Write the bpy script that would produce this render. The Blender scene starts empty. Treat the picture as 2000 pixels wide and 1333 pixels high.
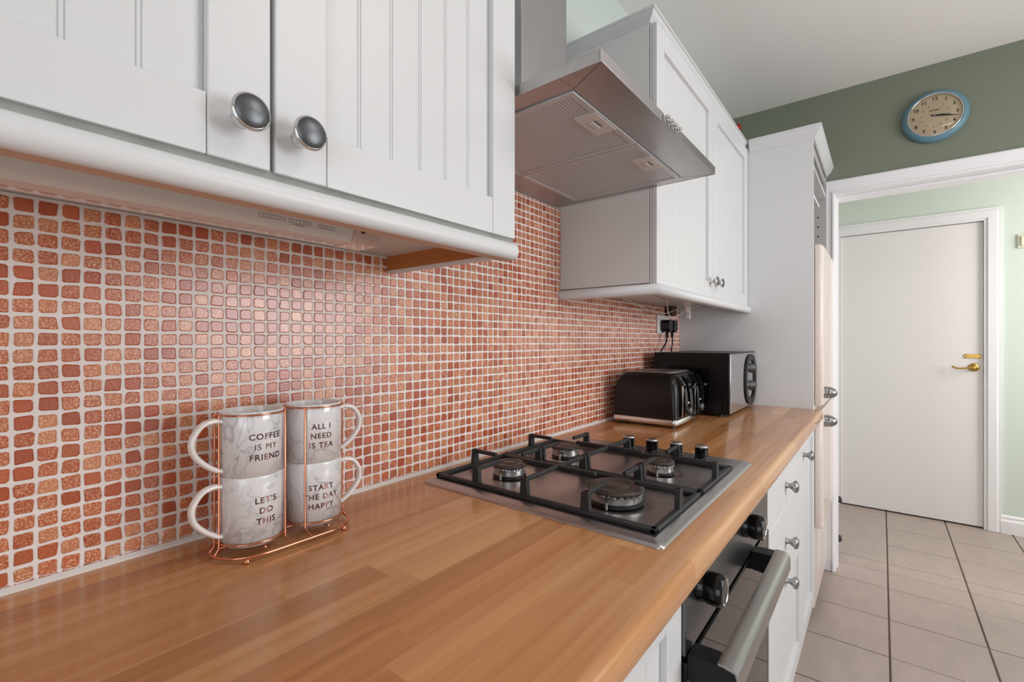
import bpy, bmesh, math, random
from mathutils import Vector, Matrix, noise
random.seed(7)
PI = math.pi
sc = bpy.context.scene
COL = sc.collection

# ------------------------------------------------------------------ camera, light, exposure
A = math.atan2(722, 912)
cam_d = bpy.data.cameras.new('camera'); cam = bpy.data.objects.new('camera', cam_d); COL.objects.link(cam)
cam_d.sensor_width = 36; cam_d.lens = 912 / 2000 * 36; cam_d.clip_start = 0.02
cam.location = (0, -0.79, 1.20); cam.rotation_euler = (PI / 2, 0, A - PI / 2)
sc.camera = cam
sc.view_settings.view_transform = 'Standard'; sc.view_settings.look = 'None'
sc.view_settings.gamma = 1; sc.view_settings.use_curve_mapping = False
sc.view_settings.exposure = -0.12
sc.cycles.use_denoising = True
sc.cycles.max_bounces = 10
sc.cycles.sample_clamp_indirect = 6
w = bpy.data.worlds.new('daylight'); sc.world = w; w.use_nodes = True
w.node_tree.nodes['Background'].inputs[0].default_value = (0.85, 0.92, 1, 1)
w.node_tree.nodes['Background'].inputs[1].default_value = 1.6

def area(name, loc, target, sx, sy, power, col=(1, 1, 1)):
    l = bpy.data.lights.new(name, 'AREA'); l.shape = 'RECTANGLE'; l.size = sx; l.size_y = sy
    l.energy = power; l.color = col
    o = bpy.data.objects.new(name, l); COL.objects.link(o); o.location = loc
    d = Vector(target) - Vector(loc); o.rotation_euler = d.to_track_quat('-Z', 'Z').to_euler()
    return o
# daylight at the window opposite the worktop, at the patio door behind the camera and at the hall window
area('window_daylight', (1.72, -2.70, 1.45), (1.72, 0, 1.43), 1.35, 1.05, 35, (0.975, 0.985, 1.0))
area('patio_daylight', (-1.72, -1.75, 1.2), (1.0, -1.5, 1.2), 1.5, 1.9, 15, (0.98, 0.99, 1.0))
area('hall_daylight', (3.52, -2.60, 1.45), (4.0, -0.9, 0.8), 0.8, 1.7, 44, (1, 0.975, 0.965))
area('ceiling_fill_light', (0.9, -1.55, 2.42), (0.9, -1.55, 0), 0.5, 0.5, 8, (1, 0.96, 0.9))  # soft fill added under the ceiling, out of view, to soften the shadows

# ------------------------------------------------------------------ materials
def lin(c):
    return tuple(((x / 255) / 12.92 if x / 255 <= 0.04045 else ((x / 255 + 0.055) / 1.055) ** 2.4) for x in c)
def mat(name, rgb, rough=0.5, metal=0.0, coat=0.0, bump=0, bscale=200, var=0, vscale=8, spec=0.5, emit=0, stretch=None):
    m = bpy.data.materials.new(name); m.use_nodes = True
    nt = m.node_tree; b = nt.nodes['Principled BSDF']
    c = (*lin(rgb), 1)
    b.inputs['Base Color'].default_value = c; b.inputs['Roughness'].default_value = rough
    b.inputs['Metallic'].default_value = metal; b.inputs['Coat Weight'].default_value = coat
    b.inputs['Specular IOR Level'].default_value = spec
    tc = nt.nodes.new('ShaderNodeTexCoord'); src = tc.outputs['Object']
    if stretch:
        mp = nt.nodes.new('ShaderNodeMapping'); mp.inputs['Scale'].default_value = stretch
        nt.links.new(src, mp.inputs[0]); src = mp.outputs[0]
    if var:
        n = nt.nodes.new('ShaderNodeTexNoise'); n.inputs['Scale'].default_value = vscale; n.inputs['Detail'].default_value = 5
        nt.links.new(src, n.inputs['Vector'])
        mx = nt.nodes.new('ShaderNodeMix'); mx.data_type = 'RGBA'
        mx.inputs[6].default_value = tuple(x * (1 - var) for x in c[:3]) + (1,)
        mx.inputs[7].default_value = tuple(min(1, x * (1 + var)) for x in c[:3]) + (1,)
        nt.links.new(n.outputs[0], mx.inputs[0]); nt.links.new(mx.outputs[2], b.inputs['Base Color'])
    if bump:
        n2 = nt.nodes.new('ShaderNodeTexNoise'); n2.inputs['Scale'].default_value = bscale; n2.inputs['Detail'].default_value = 3
        nt.links.new(src, n2.inputs['Vector'])
        bp = nt.nodes.new('ShaderNodeBump'); bp.inputs['Strength'].default_value = bump; bp.inputs['Distance'].default_value = 0.001
        nt.links.new(n2.outputs[0], bp.inputs['Height']); nt.links.new(bp.outputs[0], b.inputs['Normal'])
    return m
M = {}
M['door'] = mat('white_wrapped_door', (212, 212, 213), 0.38, bump=0.05, bscale=300)
M['carcass'] = mat('carcass_white', (214, 214, 213), 0.45)
M['grey_gap'] = mat('gap_dirt', (150, 150, 144), 0.8, var=0.35, vscale=30)
M['bluewhite'] = mat('pale_tall_panel', (212, 212, 213), 0.5)
M['trimw'] = mat('gloss_white_trim', (236, 234, 236), 0.35)
M['cream'] = mat('cream_fridge', (222, 208, 198), 0.3, coat=0.3)
M['mint'] = mat('mint_wall_paint', (206, 216, 210), 0.8, bump=0.1, bscale=120)
M['hallmint'] = mat('pale_hall_paint', (210, 220, 210), 0.8, bump=0.1, bscale=120)
M['sage'] = mat('sage_wall_paint', (119, 125, 109), 0.8, bump=0.1, bscale=120)
M['ceil'] = mat('ceiling_paint', (236, 232, 229), 0.9)
M['plain'] = mat('neutral_wall_paint', (216, 214, 208), 0.9)
M['steel'] = mat('brushed_steel', (176, 174, 173), 0.33, 1, bump=0.12, bscale=60, stretch=(1, 1, 12), var=0.08, vscale=10)
M['steelh'] = mat('brushed_hood_steel', (180, 177, 177), 0.34, 1, bump=0.06, bscale=60, stretch=(1, 10, 10), var=0.12, vscale=5)
M['hobsteel'] = mat('hob_steel', (178, 175, 175), 0.33, 1, bump=0.05, bscale=80, stretch=(10, 1, 1))
M['chrome'] = mat('chrome', (215, 215, 216), 0.12, 1)
M['pewter'] = mat('pewter', (104, 106, 110), 0.42, 1, var=0.3, vscale=120)
M['pewter2'] = mat('polished_pewter', (165, 165, 165), 0.24, 1)
M['castiron'] = mat('cast_iron', (36, 36, 39), 0.5, bump=0.25, bscale=500)
M['capbrown'] = mat('burner_cap', (62, 50, 46), 0.42)
M['alu'] = mat('aluminium', (190, 188, 186), 0.25, 1, bump=0.1, bscale=90)
M['black'] = mat('gloss_black', (10, 10, 12), 0.12, spec=0.35)
M['blackm'] = mat('satin_black', (18, 18, 22), 0.4, spec=0.3)
M['toastblk'] = mat('black_textured_shell', (16, 13, 13), 0.3, spec=0.35, var=0.5, vscale=90)
M['glass'] = mat('dark_oven_glass', (20, 21, 23), 0.04, 0.0, spec=0.3)
M['ovenpanel'] = mat('oven_dark_steel', (118, 120, 124), 0.3, 1, bump=0.06, bscale=60, stretch=(1, 8, 8))
M['copper'] = mat('rose_gold_wire', (222, 150, 118), 0.18, 1)
M['foil'] = mat('rose_gold_foil', (120, 82, 84), 0.22, 1)
M['goldfoil'] = mat('gold_foil', (235, 185, 135), 0.3, 1)
M['china'] = mat('white_china', (228, 222, 218), 0.15, coat=0.6)
M['brass'] = mat('brass', (196, 160, 84), 0.28, 1)
M['whitep'] = mat('white_plastic', (222, 218, 214), 0.35)
M['clearp'] = mat('clear_pinkish_plastic', (214, 190, 180), 0.12, coat=0.8, spec=0.8)
M['brownwood'] = mat('varnished_brown_wood', (176, 108, 52), 0.4, var=0.3, vscale=14, stretch=(1, 1, 8))
M['seal'] = mat('sealant', (226, 220, 216), 0.35)
M['clockblue'] = mat('clock_blue', (98, 134, 148), 0.4)
M['ink'] = mat('brown_ink', (58, 44, 32), 0.7)
M['faintink'] = mat('faint_ink', (140, 118, 96), 0.7)
M['darkhole'] = mat('dark_gap', (22, 18, 16), 0.8)
M['red'] = mat('red_plastic', (190, 30, 40), 0.35)
M['rubber'] = mat('black_rubber', (28, 28, 36), 0.5)
M['greyprint'] = mat('grey_print', (130, 115, 112), 0.6)
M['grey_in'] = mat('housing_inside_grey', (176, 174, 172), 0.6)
M['meshfilter'] = mat('filter_aluminium', (168, 163, 162), 0.45, 0.35)
M['latch'] = mat('latch_grey', (206, 200, 196), 0.45, 0.1)
M['filterframe'] = mat('filter_frame', (194, 193, 195), 0.4, 0.35)
M['tanunder'] = mat('pale_tan_underside', (206, 176, 156), 0.7)  # pale tan for the flat underside of the left pelmet
M['cable'] = mat('cable_cream', (222, 208, 196), 0.45)

def marble():
    m = mat('marble_print', (222, 222, 224), 0.14, coat=0.6); nt = m.node_tree; b = nt.nodes['Principled BSDF']
    tc = nt.nodes.new('ShaderNodeTexCoord')
    n = nt.nodes.new('ShaderNodeTexNoise'); n.inputs['Scale'].default_value = 22; n.inputs['Detail'].default_value = 8; n.inputs['Distortion'].default_value = 1.6
    oi = nt.nodes.new('ShaderNodeObjectInfo'); ad = nt.nodes.new('ShaderNodeVectorMath'); ad.operation = 'ADD'
    nt.links.new(tc.outputs['Object'], ad.inputs[0]); nt.links.new(oi.outputs['Location'], ad.inputs[1])
    nt.links.new(ad.outputs[0], n.inputs['Vector'])
    ab = nt.nodes.new('ShaderNodeMath'); ab.operation = 'SUBTRACT'; ab.inputs[1].default_value = 0.5
    a2 = nt.nodes.new('ShaderNodeMath'); a2.operation = 'ABSOLUTE'
    nt.links.new(n.outputs[0], ab.inputs[0]); nt.links.new(ab.outputs[0], a2.inputs[0])
    r = nt.nodes.new('ShaderNodeValToRGB'); e = r.color_ramp.elements
    e[0].position = 0.0; e[0].color = (*lin((178, 180, 185)), 1); e[1].position = 0.045; e[1].color = (*lin((224, 225, 228)), 1)
    nt.links.new(a2.outputs[0], r.inputs[0])
    n3 = nt.nodes.new('ShaderNodeTexNoise'); n3.inputs['Scale'].default_value = 22; n3.inputs['Detail'].default_value = 4
    nt.links.new(ad.outputs[0], n3.inputs['Vector'])
    r3 = nt.nodes.new('ShaderNodeValToRGB'); r3.color_ramp.elements[0].position = 0.38; r3.color_ramp.elements[1].position = 0.62
    nt.links.new(n3.outputs[0], r3.inputs[0])
    mx = nt.nodes.new('ShaderNodeMix'); mx.data_type = 'RGBA'; mx.inputs[7].default_value = (*lin((226, 225, 227)), 1)
    nt.links.new(r3.outputs[0], mx.inputs[0]); nt.links.new(r.outputs[0], mx.inputs[6]); nt.links.new(mx.outputs[2], b.inputs['Base Color'])
    return m
M['marble'] = marble()

def wood():
    m = bpy.data.materials.new('beech_block_laminate'); m.use_nodes = True; nt = m.node_tree; N = nt.nodes.new; L = nt.links.new
    b = nt.nodes['Principled BSDF']; b.inputs['Roughness'].default_value = 0.24; b.inputs['Coat Weight'].default_value = 0.3; b.inputs['Coat Roughness'].default_value = 0.12
    tc = N('ShaderNodeTexCoord'); sp = N('ShaderNodeSeparateXYZ'); L(tc.outputs['Object'], sp.inputs[0])
    def mth(op, a, bb=None):
        n = N('ShaderNodeMath'); n.operation = op
        for i, v in enumerate((a, bb)):
            if v is None: continue
            if isinstance(v, (int, float)): n.inputs[i].default_value = v
            else: L(v, n.inputs[i])
        return n.outputs[0]
    yz = mth('SUBTRACT', sp.outputs[1], mth('MULTIPLY', sp.outputs[2], 0.9))
    row = mth('FLOOR', mth('DIVIDE', yz, 0.0435))
    wn = N('ShaderNodeTexWhiteNoise'); wn.noise_dimensions = '1D'; L(row, wn.inputs['W'])
    colx = mth('FLOOR', mth('ADD', mth('DIVIDE', sp.outputs[0], 0.46), mth('MULTIPLY', wn.outputs[0], 7.0)))
    cv = N('ShaderNodeCombineXYZ'); L(row, cv.inputs[0]); L(colx, cv.inputs[1])
    w2 = N('ShaderNodeTexWhiteNoise'); w2.noise_dimensions = '2D'; L(cv.outputs[0], w2.inputs['Vector'])
    # grain
    mp = N('ShaderNodeMapping'); mp.inputs['Scale'].default_value = (2.2, 75, 75)
    off = N('ShaderNodeVectorMath'); off.operation = 'ADD'; L(tc.outputs['Object'], off.inputs[0])
    sc3 = N('ShaderNodeVectorMath'); sc3.operation = 'SCALE'; sc3.inputs[3].default_value = 3.1; L(w2.outputs[1], sc3.inputs[0]); L(sc3.outputs[0], off.inputs[1])
    L(off.outputs[0], mp.inputs[0])
    g = N('ShaderNodeTexNoise'); g.inputs['Scale'].default_value = 1.0; g.inputs['Detail'].default_value = 6; g.inputs['Distortion'].default_value = 0.25; L(mp.outputs[0], g.inputs['Vector'])
    mp2 = N('ShaderNodeMapping'); mp2.inputs['Scale'].default_value = (1.2, 9, 9); L(off.outputs[0], mp2.inputs[0])
    g2 = N('ShaderNodeTexNoise'); g2.inputs['Scale'].default_value = 1.6; g2.inputs['Detail'].default_value = 3; L(mp2.outputs[0], g2.inputs['Vector'])
    v = mth('ADD', mth('MULTIPLY', w2.outputs[0], 0.34), mth('ADD', mth('MULTIPLY', g.outputs[0], 0.50), mth('MULTIPLY', g2.outputs[0], 0.30)))
    r = N('ShaderNodeValToRGB'); e = r.color_ramp.elements
    e[0].position = 0.2; e[0].color = (*lin((146, 92, 50)), 1)
    e[1].position = 0.8; e[1].color = (*lin((212, 160, 110)), 1)
    x = r.color_ramp.elements.new(0.5); x.color = (*lin((184, 126, 79)), 1)
    L(v, r.inputs[0]); L(r.outputs[0], b.inputs['Base Color'])
    bp = N('ShaderNodeBump'); bp.inputs['Strength'].default_value = 0.015; bp.inputs['Distance'].default_value = 0.001
    L(g.outputs[0], bp.inputs['Height']); L(bp.outputs[0], b.inputs['Normal'])
    return m
M['wood'] = wood()

def tilemat(name, rough, bumpscale, bs):
    m = bpy.data.materials.new(name); m.use_nodes = True; nt = m.node_tree; N = nt.nodes.new; L = nt.links.new
    b = nt.nodes['Principled BSDF']; b.inputs['Roughness'].default_value = rough
    b.inputs['Coat Weight'].default_value = 1.0; b.inputs['Coat Roughness'].default_value = 0.24
    at = N('ShaderNodeAttribute'); at.attribute_name = 'Col'
    gm = N('ShaderNodeNewGeometry')
    n = N('ShaderNodeTexNoise'); n.inputs['Scale'].default_value = 480; n.inputs['Detail'].default_value = 3; L(gm.outputs['Position'], n.inputs['Vector'])
    r = N('ShaderNodeValToRGB'); r.color_ramp.elements[0].position = 0.46; r.color_ramp.elements[1].position = 0.64; L(n.outputs[0], r.inputs[0])
    mx = N('ShaderNodeMix'); mx.data_type = 'RGBA'; L(at.outputs['Color'], mx.inputs[6])
    mx.inputs[7].default_value = (*lin((238, 184, 142)), 1)
    fa = N('ShaderNodeMath'); fa.operation = 'MULTIPLY'; L(r.outputs[0], fa.inputs[0]); L(at.outputs['Alpha'], fa.inputs[1])
    L(fa.outputs[0], mx.inputs[0]); L(mx.outputs[2], b.inputs['Base Color'])
    bp = N('ShaderNodeBump'); bp.inputs['Strength'].default_value = bumpscale; bp.inputs['Distance'].default_value = 0.0008
    n2 = N('ShaderNodeTexNoise'); n2.inputs['Scale'].default_value = bs; L(gm.outputs['Position'], n2.inputs['Vector'])
    L(n2.outputs[0], bp.inputs['Height']); L(bp.outputs[0], b.inputs['Normal'])
    return m
M['tile'] = tilemat('glazed_terracotta_mosaic', 0.30, 0.55, 420)
M['grout'] = mat('pale_grout', (234, 226, 222), 0.75, bump=0.3, bscale=400, var=0.06, vscale=20)
M['floorgrout'] = mat('brown_floor_grout', (92, 74, 62), 0.85)
M['floortile'] = mat('beige_floor_tile', (170, 154, 145), 0.42, var=0.16, vscale=7, bump=0.15, bscale=60, stretch=(1, 2.2, 1))

# ------------------------------------------------------------------ geometry helpers
class MB:
    """collects shapes and links them as ONE mesh object"""
    def __init__(s): s.v = []; s.f = []; s.mi = []; s.sm = []; s.cur = 0
    def add(s, vs, fs, smooth=False):
        o = len(s.v); s.v += [tuple(v) for v in vs]
        for f in fs: s.f.append(tuple(o + i for i in f)); s.mi.append(s.cur); s.sm.append(smooth)
        return s
    def box(s, x0, x1, y0, y1, z0, z1, bev=0.0, seg=2):
        if x0 > x1: x0, x1 = x1, x0
        if y0 > y1: y0, y1 = y1, y0
        if z0 > z1: z0, z1 = z1, z0
        if bev <= 0:
            vs = [(x, y, z) for x in (x0, x1) for y in (y0, y1) for z in (z0, z1)]
            return s.add(vs, [(0, 1, 3, 2), (4, 6, 7, 5), (0, 4, 5, 1), (2, 3, 7, 6), (0, 2, 6, 4), (1, 5, 7, 3)])
        bm = bmesh.new(); bmesh.ops.create_cube(bm, size=1)
        for v in bm.verts: v.co = Vector(((x0 + x1) / 2 + v.co.x * (x1 - x0), (y0 + y1) / 2 + v.co.y * (y1 - y0), (z0 + z1) / 2 + v.co.z * (z1 - z0)))
        bmesh.ops.bevel(bm, geom=bm.edges[:], offset=bev, segments=seg, affect='EDGES', profile=0.5)
        bm.verts.index_update()
        bm.normal_update(); s.add([v.co[:] for v in bm.verts], [tuple(v.index for v in f.verts) for f in bm.faces], True)
        for k, f in enumerate(bm.faces):
            if max(abs(c) for c in f.normal) > 0.9999: s.sm[len(s.sm) - len(bm.faces) + k] = False
        bm.free(); return s
    def prism(s, pts, axis, a0, a1, smooth=False):
        """pts: 2D polygon; axis 'x': pts=(y,z); 'y': pts=(x,z); 'z': pts=(x,y)"""
        def P(p, a): return {'x': (a, p[0], p[1]), 'y': (p[0], a, p[1]), 'z': (p[0], p[1], a)}[axis]
        n = len(pts); vs = [P(p, a0) for p in pts] + [P(p, a1) for p in pts]
        fs = [(i, (i + 1) % n, n + (i + 1) % n, n + i) for i in range(n)]
        s.add(vs, fs, smooth); o = len(s.v) - 2 * n
        s.add(vs, [tuple(range(n))[::-1], tuple(range(n, 2 * n))]); return s
    def lathe(s, prof, loc, axis=(0, 0, 1), seg=28, smooth=True, cap=True):
        """prof: (radius, height) list along axis"""
        ax = Vector(axis).normalized(); q = ax.to_track_quat('Z', 'Y'); L = Vector(loc); vs = []; fs = []
        for r, h in prof:
            for i in range(seg):
                t = 2 * PI * i / seg; vs.append(L + q @ Vector((r * math.cos(t), r * math.sin(t), h)))
        for j in range(len(prof) - 1):
            for i in range(seg):
                k = (i + 1) % seg; fs.append((j * seg + i, j * seg + k, (j + 1) * seg + k, (j + 1) * seg + i))
        s.add(vs, fs, smooth)
        if cap:
            if prof[0][0] > 1e-6: s.add(vs[:seg], [tuple(range(seg))[::-1]])
            if prof[-1][0] > 1e-6: s.add(vs[-seg:], [tuple(range(seg))])
        return s
    def cyl(s, loc, r, h, axis=(0, 0, 1), seg=24): return s.lathe([(r, 0), (r, h)], loc, axis, seg)
    def tube(s, pts, r, seg=8, closed=False, rz=None):
        P = [Vector(p) for p in pts]; n = len(P); vs = []; fs = []; up = None
        for i in range(n):
            a = P[(i - 1) % n] if (closed or i > 0) else P[i]; b = P[(i + 1) % n] if (closed or i < n - 1) else P[i]
            t = (b - a).normalized()
            if up is None: up = Vector((0, 0, 1)) if abs(t.z) < 0.9 else Vector((1, 0, 0))
            u = (up - t * up.dot(t)).normalized(); up = u; v = t.cross(u)
            for k in range(seg):
                an = 2 * PI * k / seg; vs.append(P[i] + u * (r * math.cos(an)) + v * ((rz or r) * math.sin(an)))
        for i in range(n if closed else n - 1):
            j = (i + 1) % n
            for k in range(seg):
                l = (k + 1) % seg; fs.append((i * seg + k, i * seg + l, j * seg + l, j * seg + k))
        s.add(vs, fs, True)
        if not closed: s.add(vs[:seg], [tuple(range(seg))[::-1]]); s.add(vs[-seg:], [tuple(range(seg))])
        return s
    def sweep(s, path, prof, smooth=False, under=None):
        """path: list of (x,y) ; prof closed polygon of (outward offset, z). outward = right side of the path"""
        n = len(path); m = len(prof); vs = []; fs = []
        for i in range(n):
            p = Vector(path[i]); d0 = (p - Vector(path[i - 1])).normalized() if i else None
            d1 = (Vector(path[i + 1]) - p).normalized() if i < n - 1 else None
            if d0 is None: d0 = d1
            if d1 is None: d1 = d0
            n0 = Vector((d0.y, -d0.x)); n1 = Vector((d1.y, -d1.x)); bn = (n0 + n1).normalized(); k = 1 / max(0.2, bn.dot(n0))
            for o, z in prof: q = p + bn * (o * k); vs.append((q.x, q.y, z))
        for i in range(n - 1):
            for j in range(m):
                l = (j + 1) % m; fs.append((i * m + j, (i + 1) * m + j, (i + 1) * m + l, i * m + l))
        s.add(vs, fs, False)
        if under is not None:
            for i in range(n - 1): s.mi[len(s.mi) - len(fs) + i * m] = under
        if smooth:
            for i in range(n - 1):
                for j in range(1, m - 2): s.sm[len(s.sm) - len(fs) + i * m + j] = True
        s.add(vs[:m], [tuple(range(m))]); s.add(vs[-m:], [tuple(range(m))[::-1]]); return s
    def build(s, name, mats, parent=None, bevel=0.0, origin=None):
        if not isinstance(mats, (list, tuple)): mats = [mats]
        o0 = Vector(origin) if origin is not None else (Vector(W.get(parent.name, (0, 0, 0))) if parent else Vector((0, 0, 0)))
        me = bpy.data.meshes.new(name); me.from_pydata([tuple(Vector(v) - o0) for v in s.v], [], s.f)
        for m_ in mats: me.materials.append(m_)
        me.polygons.foreach_set('material_index', s.mi); me.polygons.foreach_set('use_smooth', s.sm)
        bm = bmesh.new(); bm.from_mesh(me); bmesh.ops.recalc_face_normals(bm, faces=bm.faces[:]); bm.to_mesh(me); bm.free()
        me.update()
        ob = bpy.data.objects.new(name, me); COL.objects.link(ob)
        if parent: ob.parent = parent; W[ob.name] = tuple(o0)
        else:
            ob.location = o0; W[ob.name] = tuple(o0)
        if bevel:
            md = ob.modifiers.new('bevel', 'BEVEL'); md.width = bevel; md.segments = 2; md.limit_method = 'ANGLE'
            md.angle_limit = 0.6
        return ob
W = {}   # world origin that each object's mesh is measured from
def thing(name, label, cat, loc, group=None):
    o = bpy.data.objects.new(name, None); COL.objects.link(o); o.location = loc; o.empty_display_size = 0.05
    o['label'] = label; o['category'] = cat
    if group: o['group'] = group
    W[o.name] = tuple(loc); return o
def tag(o, label, cat, group=None):
    o['label'] = label; o['category'] = cat
    if group: o['group'] = group
    return o
def struct(o, label=None):
    o['kind'] = 'structure'
    if label: o['label'] = label
    return o
def bez(p0, p1, p2, p3, n=12):
    p0, p1, p2, p3 = map(Vector, (p0, p1, p2, p3)); out = []
    for i in range(n + 1):
        t = i / n; out.append(p0 * (1 - t) ** 3 + p1 * 3 * t * (1 - t) ** 2 + p2 * 3 * t * t * (1 - t) + p3 * t ** 3)
    return out
def smooth_path(pts, n=8):
    P = [Vector(p) for p in pts]; P = [P[0]] + P + [P[-1]]; out = []
    for i in range(1, len(P) - 2):
        for k in range(n):
            t = k / n; a, b, c, d = P[i - 1], P[i], P[i + 1], P[i + 2]
            out.append(0.5 * ((2 * b) + (c - a) * t + (2 * a - 5 * b + 4 * c - d) * t * t + (3 * b - a - 3 * c + d) * t ** 3))
    out.append(P[-2]); return out

def text_mesh(s, size, bold=0.0006, ext=0.0, spacing=1.0):
    cu = bpy.data.curves.new('t', 'FONT'); cu.body = s; cu.size = size; cu.align_x = 'CENTER'; cu.align_y = 'CENTER'
    cu.offset = bold; cu.resolution_u = 3; cu.space_character = spacing
    ob = bpy.data.objects.new('t', cu); COL.objects.link(ob)
    dg = bpy.context.evaluated_depsgraph_get(); dg.update()
    me = bpy.data.meshes.new_from_object(ob.evaluated_get(dg))
    vs = [v.co.copy() for v in me.vertices]; fs = [tuple(p.vertices) for p in me.polygons]
    bpy.data.objects.remove(ob); bpy.data.curves.remove(cu); bpy.data.meshes.remove(me)
    return vs, fs

CEIL = 2.503
XF = 2.95      # kitchen face of the far wall
XH = 4.20      # hall wall with the door
# ------------------------------------------------------------------ room shell
def wall(name, mb, m): return struct(mb.build(name, m))
wl = wall('wall_left', MB().box(-1.9, 4.4, 0.004, 0.12, 0, CEIL), M['mint'])
fw = MB().box(XF, 3.12, -0.60, 0.004, 0, CEIL)           # short stub behind the fridge housing
fw.box(XF, 3.12, -2.80, -0.60, 1.99, CEIL)               # over the opening
fw.box(XF, 3.12, -2.80, -1.72, 0, 1.99)
wall('wall_far', fw, M['sage'])
wn = MB()
wn.box(-1.9, 1.02, -2.92, -2.78, 0, CEIL); wn.box(2.42, 4.4, -2.92, -2.78, 0, CEIL)
wn.box(1.02, 2.42, -2.92, -2.78, 0, 0.90); wn.box(1.02, 2.42, -2.92, -2.78, 2.0, CEIL)
wall('wall_right', wn, M['plain'])
wb = MB(); wb.box(-1.9, -1.78, -2.78, -2.55, 0, CEIL); wb.box(-1.9, -1.78, -0.95, 0.004, 0, CEIL); wb.box(-1.9, -1.78, -2.55, -0.95, 2.2, CEIL)
wall('wall_back', wb, M['plain'])
wh = MB(); wh.box(XH, 4.32, -2.78, -1.300, 0, CEIL); wh.box(XH, 4.32, -0.550, 0.004, 0, CEIL); wh.box(XH, 4.32, -1.300, -0.550, 1.99, CEIL); wh.box(4.27, 4.32, -1.300, -0.550, 0, 1.99)
wall('wall_hall', wh, M['hallmint'])
wall('ceiling', MB().box(-1.9, 4.4, -2.92, 0.12, CEIL, CEIL + 0.1), M['ceil'])
floor = wall('floor', MB().box(-1.9, 4.4, -2.92, 0.12, -0.08, -0.004), M['floorgrout'])
# floor tiles, each its own piece
tx = [2.28 - 0.3155 * k for k in range(13, 0, -1)] + [2.28, 2.587, 2.905, 3.10, 3.232, 3.525, 3.835, 4.15, 4.40]
tx = [-1.78] + tx
ty = [-0.51, -0.814, -1.118, -1.424, -1.73, -2.036, -2.342, -2.648, -2.78]
g = 0.0030
base_cache = {}
for i in range(len(tx) - 1):
    for j in range(len(ty) - 1):
        x0, x1, y1, y0 = tx[i] + g, tx[i + 1] - g, ty[j] - g, ty[j + 1] + g
        if x1 - x0 < 0.02: continue
        jz = random.uniform(-0.0008, 0.0006)
        cx, cy = (x0 + x1) / 2, (y0 + y1) / 2; hx, hy = (x1 - x0) / 2, (y1 - y0) / 2; e = 0.0025
        vs = [(cx - hx, cy - hy, -.004), (cx + hx, cy - hy, -.004), (cx + hx, cy + hy, -.004), (cx - hx, cy + hy, -.004)]
        vs += [(cx - hx, cy - hy, jz - .002), (cx + hx, cy - hy, jz - .002), (cx + hx, cy + hy, jz - .002), (cx - hx, cy + hy, jz - .002)]
        vs += [(cx - hx + e, cy - hy + e, jz), (cx + hx - e, cy - hy + e, jz), (cx + hx - e, cy + hy - e, jz), (cx - hx + e, cy + hy - e, jz)]
        fs = [(a, (a + 1) % 4, 4 + (a + 1) % 4, 4 + a) for a in range(4)] + [(4 + a, 4 + (a + 1) % 4, 8 + (a + 1) % 4, 8 + a) for a in range(4)] + [(8, 9, 10, 11)]
        MB().add(vs, fs).build('tile', M['floortile'], floor)
fl2 = MB().box(-1.78, 4.38, -0.51 + g, 0.0, -0.004, 0.0)
o = fl2.build('floor_border', M['floortile'], floor)

# window opposite (light side) and patio opening frames
def frame_rect(mb, axis, a0, a1, u0, u1, z0, z1, t):
    for (p0, p1, q0, q1) in ((u0, u0 + t, z0, z1), (u1 - t, u1, z0, z1), (u0, u1, z0, z0 + t), (u0, u1, z1 - t, z1)):
        if axis == 'y': mb.box(p0, p1, a0, a1, q0, q1)
        else: mb.box(a0, a1, p0, p1, q0, q1)
wf = MB(); frame_rect(wf, 'y', -2.86, -2.79, 1.02, 2.42, 0.90, 2.0, 0.05); wf.box(1.70, 1.74, -2.86, -2.79, 0.9, 2.0)
struct(wf.build('window_1', M['trimw']))
wf = MB(); frame_rect(wf, 'x', -1.88, -1.80, -2.55, -0.95, 0.0, 2.2, 0.06); wf.box(-1.88, -1.80, -1.78, -1.72, 0, 2.2)
struct(wf.build('window_2', M['trimw']))

# ------------------------------------------------------------------ mosaic splashback on wall_left
gr = MB()
def grout_region(x0, x1, z0, z1): gr.box(x0, x1, -0.0, 0.004, z0, z1)
grout_region(-0.9, 0.617, 0.905, 1.372); grout_region(0.617, 1.241, 0.905, 1.6135); grout_region(1.241, 2.345, 0.905, 1.362)
gr.build('grout', M['grout'], wl)
GX0, GP, GZ0, GZ = 0.0638, 0.02035, 1.3498, 0.0197
palette = [((180, 84, 46), 0.0), ((172, 76, 40), 0.06), ((186, 92, 52), 0.12)]
speck = [((184, 92, 54), 0.8), ((192, 108, 68), 0.8), ((178, 82, 46), 0.65), ((198, 122, 84), 0.85), ((186, 96, 60), 0.8), ((176, 82, 48), 0.5)]
def proj(x, y, z):
    dx, dy, dz = x, y + 0.79, z - 1.2; c, s = math.cos(A), math.sin(A)
    d = dx * c + dy * s
    return (1000 + 912 * (dx * s - dy * c) / d, 666.5 - 912 * dz / d, d) if d > 0.05 else (-9999, 0, -1)
tiles = []
for i in range(-46, 113):
    x0 = GX0 + i * GP; x1 = x0 + GP
    for j in range(-23, 15):
        z0 = GZ0 - 0 + (j - 1) * GZ + 0.0; z1 = z0 + GZ
        top = 1.6135 if 0.617 < x0 and x1 < 1.245 else (1.372 if x1 <= 0.64 else 1.362)
        if z0 < 0.9085 or x1 > 2.345 or z0 > top - 0.006: 
            if not (0.895 < z0 <= 0.9085 and x1 < 2.345): continue
        z1 = min(z1, top); z0c = max(z0, 0.915)
        if x0 < -0.6: continue
        tiles.append((x0, x1, z0c, z1))
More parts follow.
